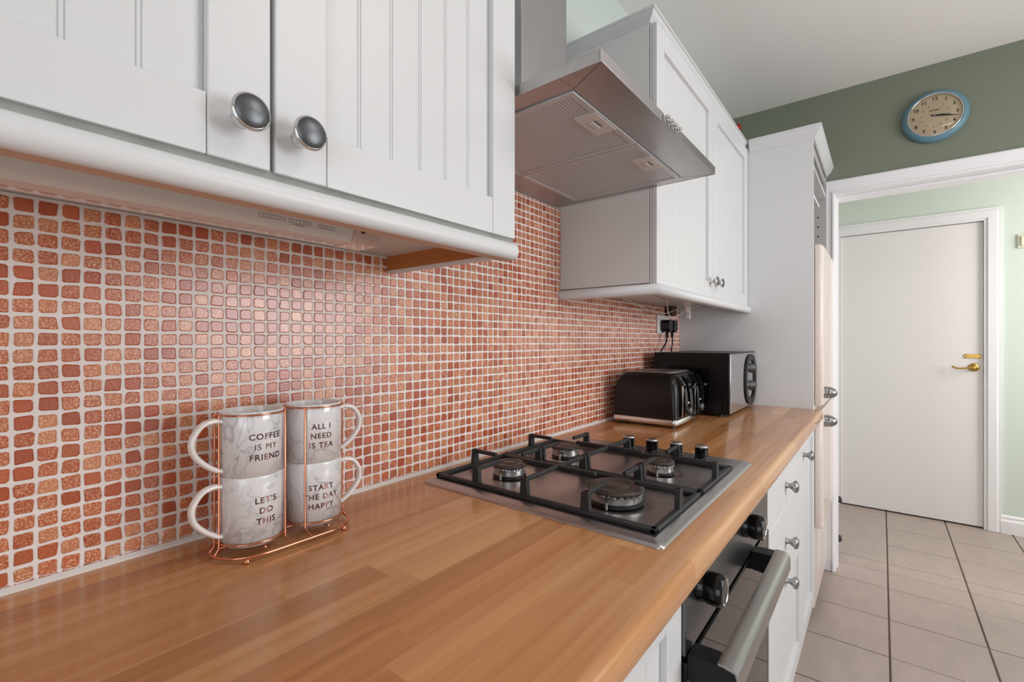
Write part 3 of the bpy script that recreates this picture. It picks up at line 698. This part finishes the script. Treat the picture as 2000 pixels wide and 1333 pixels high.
for bx, by, br in BUR:
    u = MB(); z = 0.9145
    u.cur = 1; u.lathe([(br * 1.06, 0), (br * 1.06, 0.004), (br * 1.0, 0.0055)], (bx, by, z), seg=40)
    u.cur = 0
    n_ = 72; pr = []; vs = []; fs = []
    for (rr_, h, notch) in ((0.98, 0.005, 0), (1.0, 0.007, 0), (1.0, 0.0165, 0), (1.02, 0.0175, 0), (1.02, 0.0215, 1), (0.9, 0.0218, 0)):
        for a in range(n_):
            t_ = 2 * PI * a / n_; q = rr_ - (0.09 if notch and a % 3 == 0 else 0); vs.append((bx + br * q * math.cos(t_), by + br * q * math.sin(t_), z + h))
    for k in range(5):
        for a in range(n_): fs.append((k * n_ + a, k * n_ + (a + 1) % n_, (k + 1) * n_ + (a + 1) % n_, (k + 1) * n_ + a))
    u.add(vs, fs)
    bo = u.build('burner', [M['alu'], M['blackm']], hb)
    c2 = MB().lathe([(br * 0.9, 0.0215), (br * 1.07, 0.022), (br * 1.09, 0.0255), (br * 1.03, 0.0285), (br * 0.62, 0.0288), (br * 0.60, 0.0270), (br * 0.50, 0.0270), (br * 0.48, 0.0288), (0, 0.0290)], (bx, by, z), seg=44, cap=False)
    c2.build('burner_cap', M['capbrown'], bo)
    ig = MB().cyl((bx - br * 1.08, by - br * 0.15, z), 0.0026, 0.012, seg=10); ig.build('igniter', M['alu'], bo)
def support(x0, x1, cx):
    y0, y1 = -0.534, -0.066; zf0, zf1 = 0.9185, 0.9265; zt = 0.957; s_ = MB(); fw_ = 0.011
    for (a0, a1, c0, c1) in ((x0, x0 + fw_, y0, y1), (x1 - fw_, x1, y0, y1), (x0, x1, y0, y0 + fw_), (x0, x1, y1 - fw_, y1)): s_.box(a0, a1, c0, c1, zf0, zf1, 0.002, 1)
    fo = s_.build('pan_support', M['castiron'], hb)
    ys = (-0.176, -0.292, -0.415)
    def upr_x(x, y, sgn):   # upright on a side edge, rod runs in x
        p = MB(); w0, w1 = 0.0085, 0.0062
        p.prism([(y - w0, zf1 - 0.002), (y + w0, zf1 - 0.002), (y + w1, zt), (y - w1, zt)], 'x', x - 0.0045, x + 0.0045); p.build('upright', M['castiron'], fo, bevel=0.001)
    def upr_y(x, y):
        p = MB(); w0, w1 = 0.0085, 0.0062
        p.prism([(x - w0, zf1 - 0.002), (x + w0, zf1 - 0.002), (x + w1, zt), (x - w1, zt)], 'y', y - 0.0045, y + 0.0045); p.build('upright', M['castiron'], fo, bevel=0.001)
    for y in ys:
        upr_x(x0 + 0.006, y, 1); upr_x(x1 - 0.006, y, -1)
    upr_y(cx, y0 + 0.006); upr_y(cx, y1 - 0.006)
    h0, h1 = zt - 0.008, zt; hw = 0.0042
    def rod(*a_): MB().box(*a_, 0.0018).build('rod', M['castiron'], fo)
    for y in (ys[0], ys[2]):
        rod(x0 + 0.002, cx - 0.038, y - hw, y + hw, h0, h1); rod(cx + 0.038, x1 - 0.002, y - hw, y + hw, h0, h1)
    rod(x0 + 0.002, x1 - 0.002, ys[1] - hw, ys[1] + hw, h0, h1)
    rod(cx - hw, cx + hw, y1 - 0.002, -0.135, h0, h1); rod(cx - hw, cx + hw, y0 + 0.002, -0.452, h0, h1)
    rod(cx - hw, cx + hw, -0.376, -0.208, h0 + 0.0002, h1 + 0.0002)
support(0.660, 0.8795, 0.773); support(0.8815, 1.100, 0.989)
for ky in (-0.267, -0.330, -0.392, -0.452):
    k = MB(); k.lathe([(0.0175, 0), (0.0175, 0.002), (0.0145, 0.0035), (0.0145, 0.006), (0.0152, 0.008), (0.0148, 0.028)], (1.157, ky, 0.9185), seg=28, cap=False)
    k.cur = 1; k.lathe([(0.0148, 0.028), (0.0145, 0.0305), (0.0125, 0.0318), (0, 0.032)], (1.157, ky, 0.9185), seg=28, cap=False)
    k.cur = 0; k.box(1.157 - 0.0175, 1.157 + 0.019, ky - 0.0035, ky + 0.0035, 0.9195, 0.924)
    k.build('hob_knob', [M['black'], M['steel']], hb)

# ------------------------------------------------------------------ mugs and rack
def mug(name_label, c, z0, hd_ang, lines, textang, text_dz, golds, lay='mug'):
    """c: centre (x,y); heights of the mug 0.0935"""
    t = thing('mug', name_label, 'mug', (c[0], c[1], z0), 'stacked marble-effect mugs')
    R = 0.0405; H_ = 0.0935
    b = MB(); b.lathe([(0, 0.0035), (0.0335, 0.0035), (0.034, 0), (0.0355, 0), (0.0362, 0.0068), (R, 0.0076), (R, H_ - 0.002), (R - 0.0005, H_), (R - 0.0022, H_), (R - 0.0032, H_ - 0.002), (R - 0.0032, 0.0085), (R - 0.006, 0.006), (0, 0.006)], (c[0], c[1], z0), seg=56, cap=False)
    # outside printed marble, inside white
    n0 = 56
    b.mi = [0 if 2 * n0 <= i < 8 * n0 else 1 for i in range(len(b.mi))]
    b.build('body', [M['marble'], M['china']], t)
    d = Vector((math.cos(hd_ang), math.sin(hd_ang), 0)); o_ = Vector((c[0], c[1], z0))
    pts = smooth_path([o_ + d * (R - 0.002) + Vector((0, 0, 0.081)), o_ + d * (R + 0.010) + Vector((0, 0, 0.083)), o_ + d * (R + 0.024) + Vector((0, 0, 0.078)), o_ + d * (R + 0.034) + Vector((0, 0, 0.062)), o_ + d * (R + 0.033) + Vector((0, 0, 0.045)), o_ + d * (R + 0.022) + Vector((0, 0, 0.030)), o_ + d * (R + 0.008) + Vector((0, 0, 0.019)), o_ + d * (R - 0.002) + Vector((0, 0, 0.015))], 6)
    MB().tube(pts, 0.0038, 12, rz=0.0062).build('handle', M['china'], t)
    nl = len(lines); pitch = 0.0138; tm_ = MB()
    for li, s_ in enumerate(lines):
        vs, fs = text_mesh(s_, 0.0112, 0.0 if 'M' in s_ else 0.00022, spacing=1.16)
        zz = z0 + text_dz + (nl - 1) / 2 * pitch - li * pitch
        tw = []
        for v in vs:
            a = textang + v.x / R; tw.append((c[0] + (R + 0.0002) * math.cos(a), c[1] + (R + 0.0002) * math.sin(a), zz + v.y))
        # a stripe of the foil catches brighter gold
        o0 = len(tm_.v); tm_.v += tw
        for f in fs:
            mxv = sum(vs[i].x for i in f) / len(f)
            tm_.f.append(tuple(o0 + i for i in f)); tm_.sm.append(False); tm_.mi.append(0)
    tm_.build('lettering', [M['foil'], M['goldfoil']], t)
    return t
C1 = (0.2865, -0.0985); C2 = (0.3785, -0.0965); Z1 = 0.925; Z2 = Z1 + 0.0865
a1 = math.radians(-87); a2 = math.radians(-103)
mug("upper left marble mug reading COFFEE IS MY FRIEND, in the copper wire rack", C1, Z2, PI + 0.08, ['COFFEE', 'IS MY', 'FRIEND'], a1, 0.046, 0)
mug("lower left marble mug reading LET'S DO THIS, in the copper wire rack", C1, Z1, PI + 0.08, ["LET\u2019S", 'DO', 'THIS'], a1 + 0.0, 0.047, 1)
mug("upper right marble mug reading ALL I NEED IS TEA, in the copper wire rack", C2, Z2, -0.12, ['ALL I', 'NEED', 'IS TEA'], a2, 0.047, 0)
mug("lower right marble mug reading START THE DAY HAPPY, in the copper wire rack", C2, Z1, -0.12, ['START', 'THE DAY', 'HAPPY'], a2, 0.043, 1)
rk = thing('mug_rack', 'rose-gold wire rack holding two stacks of marble mugs on the worktop', 'rack', (0.3325, -0.0975, 0.91))
zb_ = 0.9175; r_w = 0.00135
RB = 0.0505
def stadium(z, r, n=16):
    pts = [(C1[0] - 0.0 + r * math.cos(t), -0.0975 + r * math.sin(t), z) for t in [PI / 2 + PI * k / n for k in range(n + 1)]]
    pts += [(C2[0] + r * math.cos(t), -0.0975 + r * math.sin(t), z) for t in [-PI / 2 + PI * k / n for k in range(n + 1)]]
    return pts
MB().tube(stadium(zb_, RB), 0.0017, 8, True).build('base_ring', M['copper'], rk)
for i_, (c_, outer) in enumerate(((C1, PI), (C2, 0))):
    RR = 0.0432
    for z in (0.9315, 1.1015): MB().tube([(c_[0] + RR * math.cos(2 * PI * k / 40), c_[1] + RR * math.sin(2 * PI * k / 40), z) for k in range(40)], r_w, 7, True).build('ring', M['copper'], rk)
    cr_ = MB(); cr_.tube([(c_[0] - RR, c_[1], 0.9236), (c_[0] + RR, c_[1], 0.9236)], r_w, 7); cr_.tube([(c_[0], c_[1] - RR, 0.9236), (c_[0], c_[1] + RR, 0.9236)], r_w, 7)
    cr_.build('cross_wire', M['copper'], rk)
    for da in (0.17, -0.17):
        an = outer + da; p = (c_[0] + (RR + 0.0015) * math.cos(an), c_[1] + (RR + 0.0015) * math.sin(an)); pb = (c_[0] + (RB) * math.cos(an), -0.0975 + RB * math.sin(an))
        MB().tube([(*p, 1.1020), (*p, 0.926), (pb[0], pb[1], zb_)], r_w, 7).build('upright_wire', M['copper'], rk)
    for sg in (1, -1):
        an = math.radians(46) * sg if outer == PI else math.radians(134) * sg
        p = (c_[0] + (RR + 0.0015) * math.cos(an), c_[1] + (RR + 0.0015) * math.sin(an)); yb_ = -0.0975 + RB * sg
        MB().tube([(*p, 1.1020), (*p, 0.927), (p[0] + 0.0 * (1 if outer == PI else -1), (p[1] + yb_) / 2, 0.9215), (p[0] + 0.002, yb_, zb_)], r_w, 7).build('upright_wire', M['copper'], rk)
for x in (0.2615, 0.401):
    for y in (-0.0975 - RB * 0.93, -0.0975 + RB * 0.93):
        MB().lathe([(0, 0), (0.0029, 0.0009), (0.0040, 0.0034), (0.0029, 0.0062), (0.0015, 0.0072), (0, 0.0076)], (x, y, 0.91), seg=14, cap=False).build('ball_foot', M['copper'], rk)

# ------------------------------------------------------------------ toaster
ts = thing('toaster', 'black four-slice toaster with chrome trim beside the microwave', 'toaster', (1.655, -0.155, 0.91))
TX0, TX1, TY0, TY1 = 1.527, 1.800, -0.262, -0.040
def toaster_ring(ins, z, r=0.030, bow=0.012):
    pts = superrect(TX0 + ins, TX1 - ins, TY0 + ins, TY1 - ins, r, 6); out = []
    for x, y in pts:
        t_ = (x - (TX0 + TX1) / 2) / ((TX1 - TX0) / 2)
        if y < (TY0 + TY1) / 2: y -= bow * (1 - t_ * t_)
        out.append((x, y, z))
    return out
def loft(mb, rings, smooth=True, cap_t=True, cap_b=True):
    n = len(rings[0]); vs = [p for r in rings for p in r]
    fs = [(k * n + a, k * n + (a + 1) % n, (k + 1) * n + (a + 1) % n, (k + 1) * n + a) for k in range(len(rings) - 1) for a in range(n)]
    mb.add(vs, fs, smooth)
    if cap_t: mb.add(rings[-1], [tuple(range(n))])
    if cap_b: mb.add(rings[0], [tuple(range(n))[::-1]])
loft_b = MB(); loft(loft_b, [toaster_ring(0.0, 0.9385, 0.012), toaster_ring(0.0, 0.95, 0.012), toaster_ring(0.001, 1.02, 0.014), toaster_ring(0.005, 1.055, 0.018), toaster_ring(0.012, 1.076, 0.022), toaster_ring(0.022, 1.087, 0.026), toaster_ring(0.034, 1.0915, 0.026)], cap_t=False)
loft_b.build('shell', M['toastblk'], ts)
lt_ = MB(); loft(lt_, [toaster_ring(-0.001, 0.921, 0.012), toaster_ring(-0.002, 0.9225, 0.012), toaster_ring(-0.002, 0.937, 0.012), toaster_ring(0.0, 0.939, 0.012)]); lt_.build('chrome_band', M['chrome'], ts)
tt = MB(); loft(tt, [toaster_ring(0.033, 1.0905, 0.026), toaster_ring(0.034, 1.0935, 0.026), toaster_ring(0.038, 1.0945, 0.024)]); tt.build('chrome_top', M['steel'], ts)
for x in (1.585, 1.625, 1.695, 1.735):
    MB().box(x, x + 0.017, -0.215, -0.080, 1.0935, 1.0951).build('bread_slot', M['darkhole'], ts)
for x in (1.600, 1.727):
    c_ = MB(); yb = TY0 - 0.010
    pts = [(yb + 0.02, 0.945), (yb - 0.010, 0.948), (yb - 0.012, 0.98), (yb - 0.010, 1.02), (yb - 0.004, 1.055), (yb + 0.010, 1.078), (yb + 0.03, 1.086)]
    c_.prism(pts, 'x', x - 0.038, x - 0.012); c_.prism(pts, 'x', x + 0.012, x + 0.038); c_.build('control_pillar', M['black'], ts, bevel=0.005)
    MB().box(x - 0.0392, x - 0.0375, yb - 0.004, yb + 0.001, 0.945, 1.05, 0.0005).build('chrome_strip', M['chrome'], ts)
    l_ = MB(); l_.box(x - 0.003, x + 0.003, yb - 0.018, yb, 1.045, 1.049); l_.box(x - 0.015, x + 0.015, yb - 0.030, yb - 0.014, 1.041, 1.052, 0.004); l_.build('lever', M['black'], ts)
    MB().lathe([(0.013, 0), (0.013, 0.01), (0.0115, 0.012), (0, 0.0125)], (x, yb - 0.008, 0.966), (0, -1, 0), 24, cap=False).build('dial', M['pewter'], ts)
    MB().lathe([(0.0045, 0), (0.004, 0.005), (0, 0.006)], (x - 0.0, yb - 0.006, 0.992), (0, -1, 0), 14, cap=False).build('button', M['chrome'], ts)
for x in (1.55, 1.775):
    for y in (-0.245, -0.06): MB().cyl((x, y, 0.91), 0.008, 0.012, seg=14).build('foot', M['rubber'], ts)

# ------------------------------------------------------------------ microwave
mw = thing('microwave', 'black microwave with oval-ringed control panel against the tall unit', 'microwave', (2.11, -0.197, 0.91))
MX0, MX1, MY0, MY1, MZ0, MZ1 = 1.884, 2.332, -0.316, -0.050, 0.921, 1.153
MB().box(MX0, MX1, MY0, MY1, MZ0, MZ1, 0.002).build('casing', mat('black_casing', (16, 13, 13), 0.35, spec=0.25), mw)
MB().box(MX0 - 0.001, MX1 + 0.001, -0.342, MY0 + 0.0005, MZ0 - 0.001, MZ1 + 0.001, 0.003).build('front', mat('black_front', (16, 13, 14), 0.3, spec=0.25), mw)
MB().box(MX0 + 0.004, MX1 - 0.004, -0.3445, -0.341, MZ0 + 0.004, MZ1 - 0.004, 0.001).build('mirror_glass', mat('mirror_glass', (200, 200, 202), 0.07, 1), mw)
e_ = MB(); pts = [(-0.07, 1.112), (-0.235, 1.112), (-0.252, 1.108), (-0.264, 1.098), (-0.2685, 1.084), (-0.2685, 0.976), (-0.264, 0.962), (-0.252, 0.952), (-0.235, 0.948), (-0.07, 0.948)]
e_.prism(pts, 'x', MX0 - 0.0028, MX0 + 0.001); e_.build('side_emboss', mat('black_emboss', (11, 9, 10), 0.2, spec=0.3), mw, bevel=0.002)
cx_, cz_ = 2.222, 1.036
def oval(ax, az, n=44, p=2.4):
    return [(cx_ + ax * math.copysign(abs(math.cos(t)) ** (2 / p), math.cos(t)), cz_ + az * math.copysign(abs(math.sin(t)) ** (2 / p) , math.sin(t))) for t in [2 * PI * k / n for k in range(n)]]
o1, o2 = oval(0.105, 0.108), oval(0.072, 0.082); n = 44; vs = []
for pts_, y in ((o1, -0.344), (o1, -0.3495), (o2, -0.3495), (o2, -0.3445)): vs += [(x, y, z) for x, z in pts_]
MB().add(vs, [(k * n + a, k * n + (a + 1) % n, (k + 1) * n + (a + 1) % n, (k + 1) * n + a) for k in range(3) for a in range(n)]).build('oval_bezel', M['blackm'], mw)
for z in (1.083, 1.008):
    MB().lathe([(0.0215, 0), (0.0215, 0.004), (0.019, 0.006), (0.0185, 0.019), (0.017, 0.0205), (0, 0.0208)], (2.235, -0.3445, z), (0, -1, 0), 30, cap=False).build('control_knob', M['pewter'], mw)
for x in (MX0 + 0.04, MX1 - 0.04):
    for y in (-0.30, -0.08): MB().cyl((x, y, 0.91), 0.009, 0.0115, seg=14).build('foot', M['rubber'], mw)

# ------------------------------------------------------------------ socket, plugs, cables
sk = thing('wall_socket', 'white double wall socket on the mosaic above the microwave', 'socket', (2.105, 0, 1.275))
MB().box(2.032, 2.178, -0.010, -0.001, 1.234, 1.317, 0.003).build('plate', M['whitep'], sk)
for x in (2.075, 2.135): MB().box(x - 0.006, x + 0.006, -0.0125, -0.009, 1.300, 1.312, 0.001).build('switch', M['whitep'], sk)
def plug(x, label, cab, grp):
    p = thing('plug', label, 'plug', (x, -0.012, 1.27))
    b = MB(); b.prism([(x - 0.024, 1.252), (x - 0.010, 1.240), (x + 0.010, 1.240), (x + 0.024, 1.252), (x + 0.024, 1.285), (x + 0.016, 1.295), (x - 0.016, 1.295), (x - 0.024, 1.285)], 'y', -0.050, -0.0128)
    b.build('body', M['black'], p, bevel=0.005)
    MB().lathe([(0.0085, 0), (0.0065, 0.02), (0.0045, 0.03)], (x, -0.033, 1.245), (0, 0, -1), 14).build('strain_relief', M['blackm'], p)
    MB().tube(smooth_path(cab), 0.0032, 8).build('cable', M['blackm'], p)
plug(2.082, 'left black plug in the double socket with its cable down to the toaster', [(2.082, -0.033, 1.222), (2.06, -0.034, 1.19), (2.01, -0.03, 1.15), (1.96, -0.025, 1.08), (1.90, -0.022, 1.02), (1.86, -0.03, 0.95), (1.82, -0.03, 0.925), (1.775, -0.036, 0.925)], '')
plug(2.146, 'right black plug in the double socket with its cable behind the microwave', [(2.146, -0.033, 1.222), (2.146, -0.034, 1.19), (2.14, -0.031, 1.15), (2.135, -0.03, 1.05), (2.12, -0.03, 0.96), (2.10, -0.03, 0.915)], '')
# thin loose white wires and puck lights beneath the right cabinet
zc = 1.3605
pk = []
for i_, (x, y, lb) in enumerate(((1.62, -0.20, 'round puck light under the right cabinet nearer the hood'), (2.10, -0.20, 'round puck light under the right cabinet nearer the tall unit'))):
    t = thing('puck_light', lb, 'lamp', (x, y, zc), 'puck lights under the right cabinet')
    MB().lathe([(0.034, 0), (0.034, 0.008), (0.031, 0.011), (0.026, 0.011)], (x, y, zc - 0.0002), (0, 0, -1), 30, cap=False).build('housing', M['steel'], t)
    MB().lathe([(0.026, 0.0105), (0, 0.0105)], (x, y, zc), (0, 0, -1), 30, cap=False).build('lens', M['whitep'], t)
tag(MB().tube(smooth_path([(1.64, -0.19, zc - 0.008), (1.70, -0.17, 1.348), (1.78, -0.15, 1.30), (1.84, -0.15, 1.293), (1.95, -0.16, 1.325), (2.02, -0.17, 1.342), (2.075, -0.19, zc - 0.008)]), 0.0017, 6).build('wire', M['cable']), 'thin cream wire drooping from the puck light nearer the hood', 'wire')
tag(MB().tube(smooth_path([(1.60, -0.045, 1.3585), (1.80, -0.03, 1.338), (1.98, -0.02, 1.322), (2.08, -0.03, 1.325), (2.16, -0.045, 1.345), (2.22, -0.05, 1.3590)]), 0.0017, 6).build('wire', M['cable']), 'thin cream wire sagging along the mosaic under the right cabinet', 'wire')
tb = thing('wire_connector', 'small white connector block hanging under the right cabinet', 'connector', (1.93, -0.17, 1.33))
MB().box(1.925, 1.970, -0.182, -0.155, 1.345, 1.3603, 0.002).build('clip', M['whitep'], tb)
MB().box(1.935, 1.943, -0.180, -0.166, 1.290, 1.346, 0.0015).build('tail', M['whitep'], tb)
MB().box(1.918, 1.926, -0.178, -0.166, 1.318, 1.346, 0.0015).build('tail', M['whitep'], tb)
tag(MB().box(2.135, 2.195, -0.038, -0.003, 1.318, 1.3603, 0.003).build('junction_box', mat('brown_box', (70, 44, 34), 0.6), None), 'small brown box above the double wall socket', 'box')

# ------------------------------------------------------------------ fridge and its housing
hs = thing('fridge_housing', 'tall white fridge housing with cornice at the end of the worktop', 'housing', (2.645, -0.28, 0))
SX0, SX1, SYF, SZ = 2.3455, 2.9475, -0.563, 2.080
MB().prism([(SYF, SZ), (SYF, 0.10), (-0.52, 0.10), (-0.52, 0.0015), (-0.001, 0.0015), (-0.001, SZ)], 'x', SX0, SX0 + 0.016).build('side_panel', M['bluewhite'], hs)
MB().prism([(SYF, SZ), (SYF, 0.10), (-0.52, 0.10), (-0.52, 0.0015), (-0.001, 0.0015), (-0.001, SZ)], 'x', SX1 - 0.016, SX1).build('side_panel', M['grey_in'], hs)
MB().box(SX0 + 0.016, SX1 - 0.016, SYF + 0.004, -0.001, SZ - 0.018, SZ).build('top_panel', M['grey_in'], hs)
MB().box(SX0 + 0.016, SX1 - 0.016, -0.010, -0.001, 1.65, SZ - 0.018).build('back_panel', M['grey_in'], hs)
MB().box(SX0 + 0.016, SX1 - 0.016, SYF + 0.008, SYF + 0.026, 2.02, SZ - 0.018).build('top_rail', M['grey_in'], hs)
MB().box(SX0 + 0.016, SX1 - 0.016, SYF + 0.003, -0.010, 1.948, 1.964).build('shelf', M['door'], hs)
MB().box(SX0 + 0.016, SX1 - 0.19, SYF + 0.015, -0.3, 1.856, 1.872).build('shelf', M['door'], hs)
hh = MB()
for k in range(4): hh.cyl((SX0 + 0.0165, SYF + 0.035, 1.66 + 0.06 * k), 0.004, 0.001, (1, 0, 0), 8); hh.cyl((SX1 - 0.0165, SYF + 0.035, 1.70 + 0.05 * k), 0.004, 0.001, (-1, 0, 0), 8)
hh.build('peg_hole', M['darkhole'], hs)
MB().box(SX0 + 0.016, SX0 + 0.05, SYF + 0.012, SYF + 0.04, 1.765, 1.790, 0.002).build('hinge_block', M['cable'], hs)
MB().box(SX0 + 0.016, SX0 + 0.026, SYF + 0.010, SYF + 0.034, 1.62, 1.845, 0.002).build('hinge_rail', M['cable'], hs)
TC = [(o, z + 0.004) for o, z in [(-0.004, 2.055), (0.003, 2.055), (0.005, 2.062), (0.012, 2.070), (0.020, 2.080), (0.025, 2.094), (0.029, 2.098), (0.029, 2.106), (-0.004, 2.106)]]
MB().sweep([(SX0, -0.318), (SX0, SYF - 0.002), (SX1, SYF - 0.002)], TC).build('cornice', M['door'], hs)

fr = thing('fridge_freezer', 'cream fridge freezer with bullet-shaped chrome handles beside the doorway', 'fridge', (2.645, -0.3, 0))
RX0, RX1, RYB = 2.366, 2.926, -0.565
MB().box(RX0, RX1, RYB, -0.03, 0.055, 1.60, 0.004).build('cabinet_body', M['cream'], fr)
def fdoor(z0, z1, name='fridge_door'):
    pts = [(RX0 + 0.001, RYB - 0.001)]
    n_ = 8; dep = 0.030; rad = 0.018
    L_ = []
    for k in range(n_ + 1):
        t_ = PI / 2 * k / n_; L_.append((RX0 + rad - rad * math.cos(t_), RYB - 0.002 - (dep - rad) - rad * math.sin(t_)))
    R_ = [(RX0 + RX1 - x, y) for x, y in L_[::-1]]
    prof = [(RX0, RYB - 0.002)] + L_ + R_ + [(RX1, RYB - 0.002)]
    n = len(prof); vs = []; fs = []
    cxx = (RX0 + RX1) / 2
    for z, k in ((z0, 0.985), (z0 + 0.008, 1.0), (z1 - 0.008, 1.0), (z1, 0.985)):
        for x, y in prof: vs.append((cxx + (x - cxx) * k, RYB - 0.002 + (y - RYB + 0.002) * (1 if k == 1.0 else 0.75), z))
    for r in range(3):
        for a in range(n): fs.append((r * n + a, r * n + (a + 1) % n, (r + 1) * n + (a + 1) % n, (r + 1) * n + a))
    mb = MB().add(vs, fs, True); mb.add(vs[:n], [tuple(range(n))]); mb.add(vs[-n:], [tuple(range(n))[::-1]])
    o = mb.build(name, M['cream'], fr); md = o.modifiers.new('s', 'EDGE_SPLIT'); md.split_angle = 0.7; return o
def fhandle(d, z):
    x = 2.412; y0 = RYB - 0.032
    MB().lathe([(0.0, -0.004), (0.020, -0.004), (0.0245, 0.0), (0.026, 0.006), (0.024, 0.008), (0.026, 0.010), (0.026, 0.014), (0.024, 0.016), (0.0255, 0.018), (0.023, 0.030), (0.017, 0.042), (0.009, 0.049), (0, 0.051)], (x, y0 + 0.004, z), (0, -1, 0), 26, cap=False).build('handle', M['pewter2'], d)
fhandle(fdoor(0.922, 1.612), 0.979); fhandle(fdoor(0.40, 0.905), 0.857)
MB().box(RX0 + 0.02, RX1 - 0.02, RYB + 0.02, -0.1, 0.0015, 0.06).build('plinth', M['blackm'], fr)

# ------------------------------------------------------------------ wall clock
ck = thing('wall_clock', 'round blue-rimmed vintage wall clock on the sage wall over the doorway', 'clock', (XF, -0.984, 2.251))
cy_, cz2 = -0.984, 2.251
MB().lathe([(0.116, 0.001), (0.120, 0.006), (0.120, 0.013), (0.114, 0.025), (0.104, 0.033), (0.098, 0.035), (0.098, 0.02), (0.0, 0.02)], (XF, cy_, cz2), (-1, 0, 0), 64, cap=False).build('case', M['clockblue'], ck)
MB().lathe([(0.0985, 0.033), (0.0985, 0.0365), (0.096, 0.038), (0.0935, 0.0365), (0.0935, 0.022)], (XF, cy_, cz2), (-1, 0, 0), 64, cap=False).build('chrome_bezel', M['chrome'], ck)
MB().lathe([(0.094, 0.0), (0.0, 0.0)], (XF - 0.0225, cy_, cz2), (-1, 0, 0), 64, cap=False).build('dial', mat('aged_dial', (232, 212, 178), 0.6, var=0.22, vscale=22), ck)
def on_dial(mb, vs, fs, oy, oz, lift=0.001, rot=0.0):
    c_, s_ = math.cos(rot), math.sin(rot)
    mb.add([(XF - 0.0225 - lift, cy_ - (oy + v[0] * c_ - v[1] * s_), cz2 + oz + v[0] * s_ + v[1] * c_) for v in vs], fs)
nm = MB()
for k in range(1, 13):
    a = 2 * PI * k / 12; vs, fs = text_mesh(str(k), 0.021, 0.0006); on_dial(nm, vs, fs, 0.077 * math.sin(a), 0.077 * math.cos(a))
nm.build('numerals', M['ink'], ck)
mk = MB(); rr = random.Random(2)
for k in range(12):
    a = 2 * PI * k / 12 + 0.1; vs, fs = text_mesh(str((k * 5) % 60), 0.0075, 0.0001); on_dial(mk, vs, fs, 0.050 * math.sin(a), 0.050 * math.cos(a))
mk.add([(XF - 0.0236, cy_ + 0.018, cz2 + 0.023), (XF - 0.0236, cy_ - 0.018, cz2 + 0.023), (XF - 0.0236, cy_ - 0.018, cz2 + 0.028), (XF - 0.0236, cy_ + 0.018, cz2 + 0.028)], [(0, 1, 2, 3)])
mk.build('dial_print', M['faintink'], ck)
def hand(ang, l, wd, name, m, lift, tail=0.015):
    c_, s_ = math.sin(ang), math.cos(ang)
    P = [(-tail, -wd * .6), (l * 0.55, -wd), (l, -wd * 0.12), (l, wd * 0.12), (l * 0.55, wd), (-tail, wd * .6)]
    vs = [(u * c_ + v * s_, u * s_ - v * c_) for u, v in P]
    mb = MB(); mb.add([(XF - 0.0225 - lift, cy_ - a, cz2 + b) for a, b in vs] + [(XF - 0.0225 - lift - 0.0012, cy_ - a, cz2 + b) for a, b in vs], [(0, 1, 2, 3, 4, 5), (6, 7, 8, 9, 10, 11)] + [(i, (i + 1) % 6, 6 + (i + 1) % 6, 6 + i) for i in range(6)])
    mb.build(name, m, ck)
hand(math.radians(99), 0.052, 0.0042, 'hour_hand', M['blackm'], 0.003); hand(math.radians(104), 0.086, 0.0028, 'minute_hand', M['blackm'], 0.005)
hand(math.radians(32), 0.034, 0.0018, 'second_hand', M['whitep'], 0.007, 0.02)
gl = bpy.data.materials.new('clock_glass'); gl.use_nodes = True
nt = gl.node_tree; nt.nodes.clear(); o_ = nt.nodes.new('ShaderNodeOutputMaterial'); mxs = nt.nodes.new('ShaderNodeMixShader'); tr_ = nt.nodes.new('ShaderNodeBsdfTransparent'); gs = nt.nodes.new('ShaderNodeBsdfGlossy'); gs.inputs['Roughness'].default_value = 0.03
fz = nt.nodes.new('ShaderNodeFresnel'); fz.inputs[0].default_value = 1.45
nt.links.new(fz.outputs[0], mxs.inputs[0]); nt.links.new(tr_.outputs[0], mxs.inputs[1]); nt.links.new(gs.outputs[0], mxs.inputs[2]); nt.links.new(mxs.outputs[0], o_.inputs[0])
MB().lathe([(0.0935, 0.0), (0.08, 0.003), (0.05, 0.0055), (0.02, 0.0068), (0, 0.007)], (XF - 0.0345, cy_, cz2), (-1, 0, 0), 48, cap=False).build('glass', gl, ck)

# red call point just above the tall unit
rd_ = thing('red_sensor', 'small red round fitting high on the sage wall above the cabinets', 'sensor', (XF, -0.134, 2.444))
MB().lathe([(0.017, 0), (0.017, 0.006), (0.013, 0.013), (0.009, 0.018), (0, 0.020)], (XF, -0.134, 2.444), (-1, 0, 0), 24, cap=False).build('dome', M['red'], rd_)

# unseen panel added on the ceiling above the fill light
lm = thing('ceiling_fill_panel', 'unseen flush white square panel added on the kitchen ceiling over the fill light', 'lamp', (0.9, -1.55, CEIL))
MB().box(0.6, 1.2, -1.85, -1.25, CEIL - 0.03, CEIL - 0.0005, 0.004).build('housing', M['whitep'], lm)
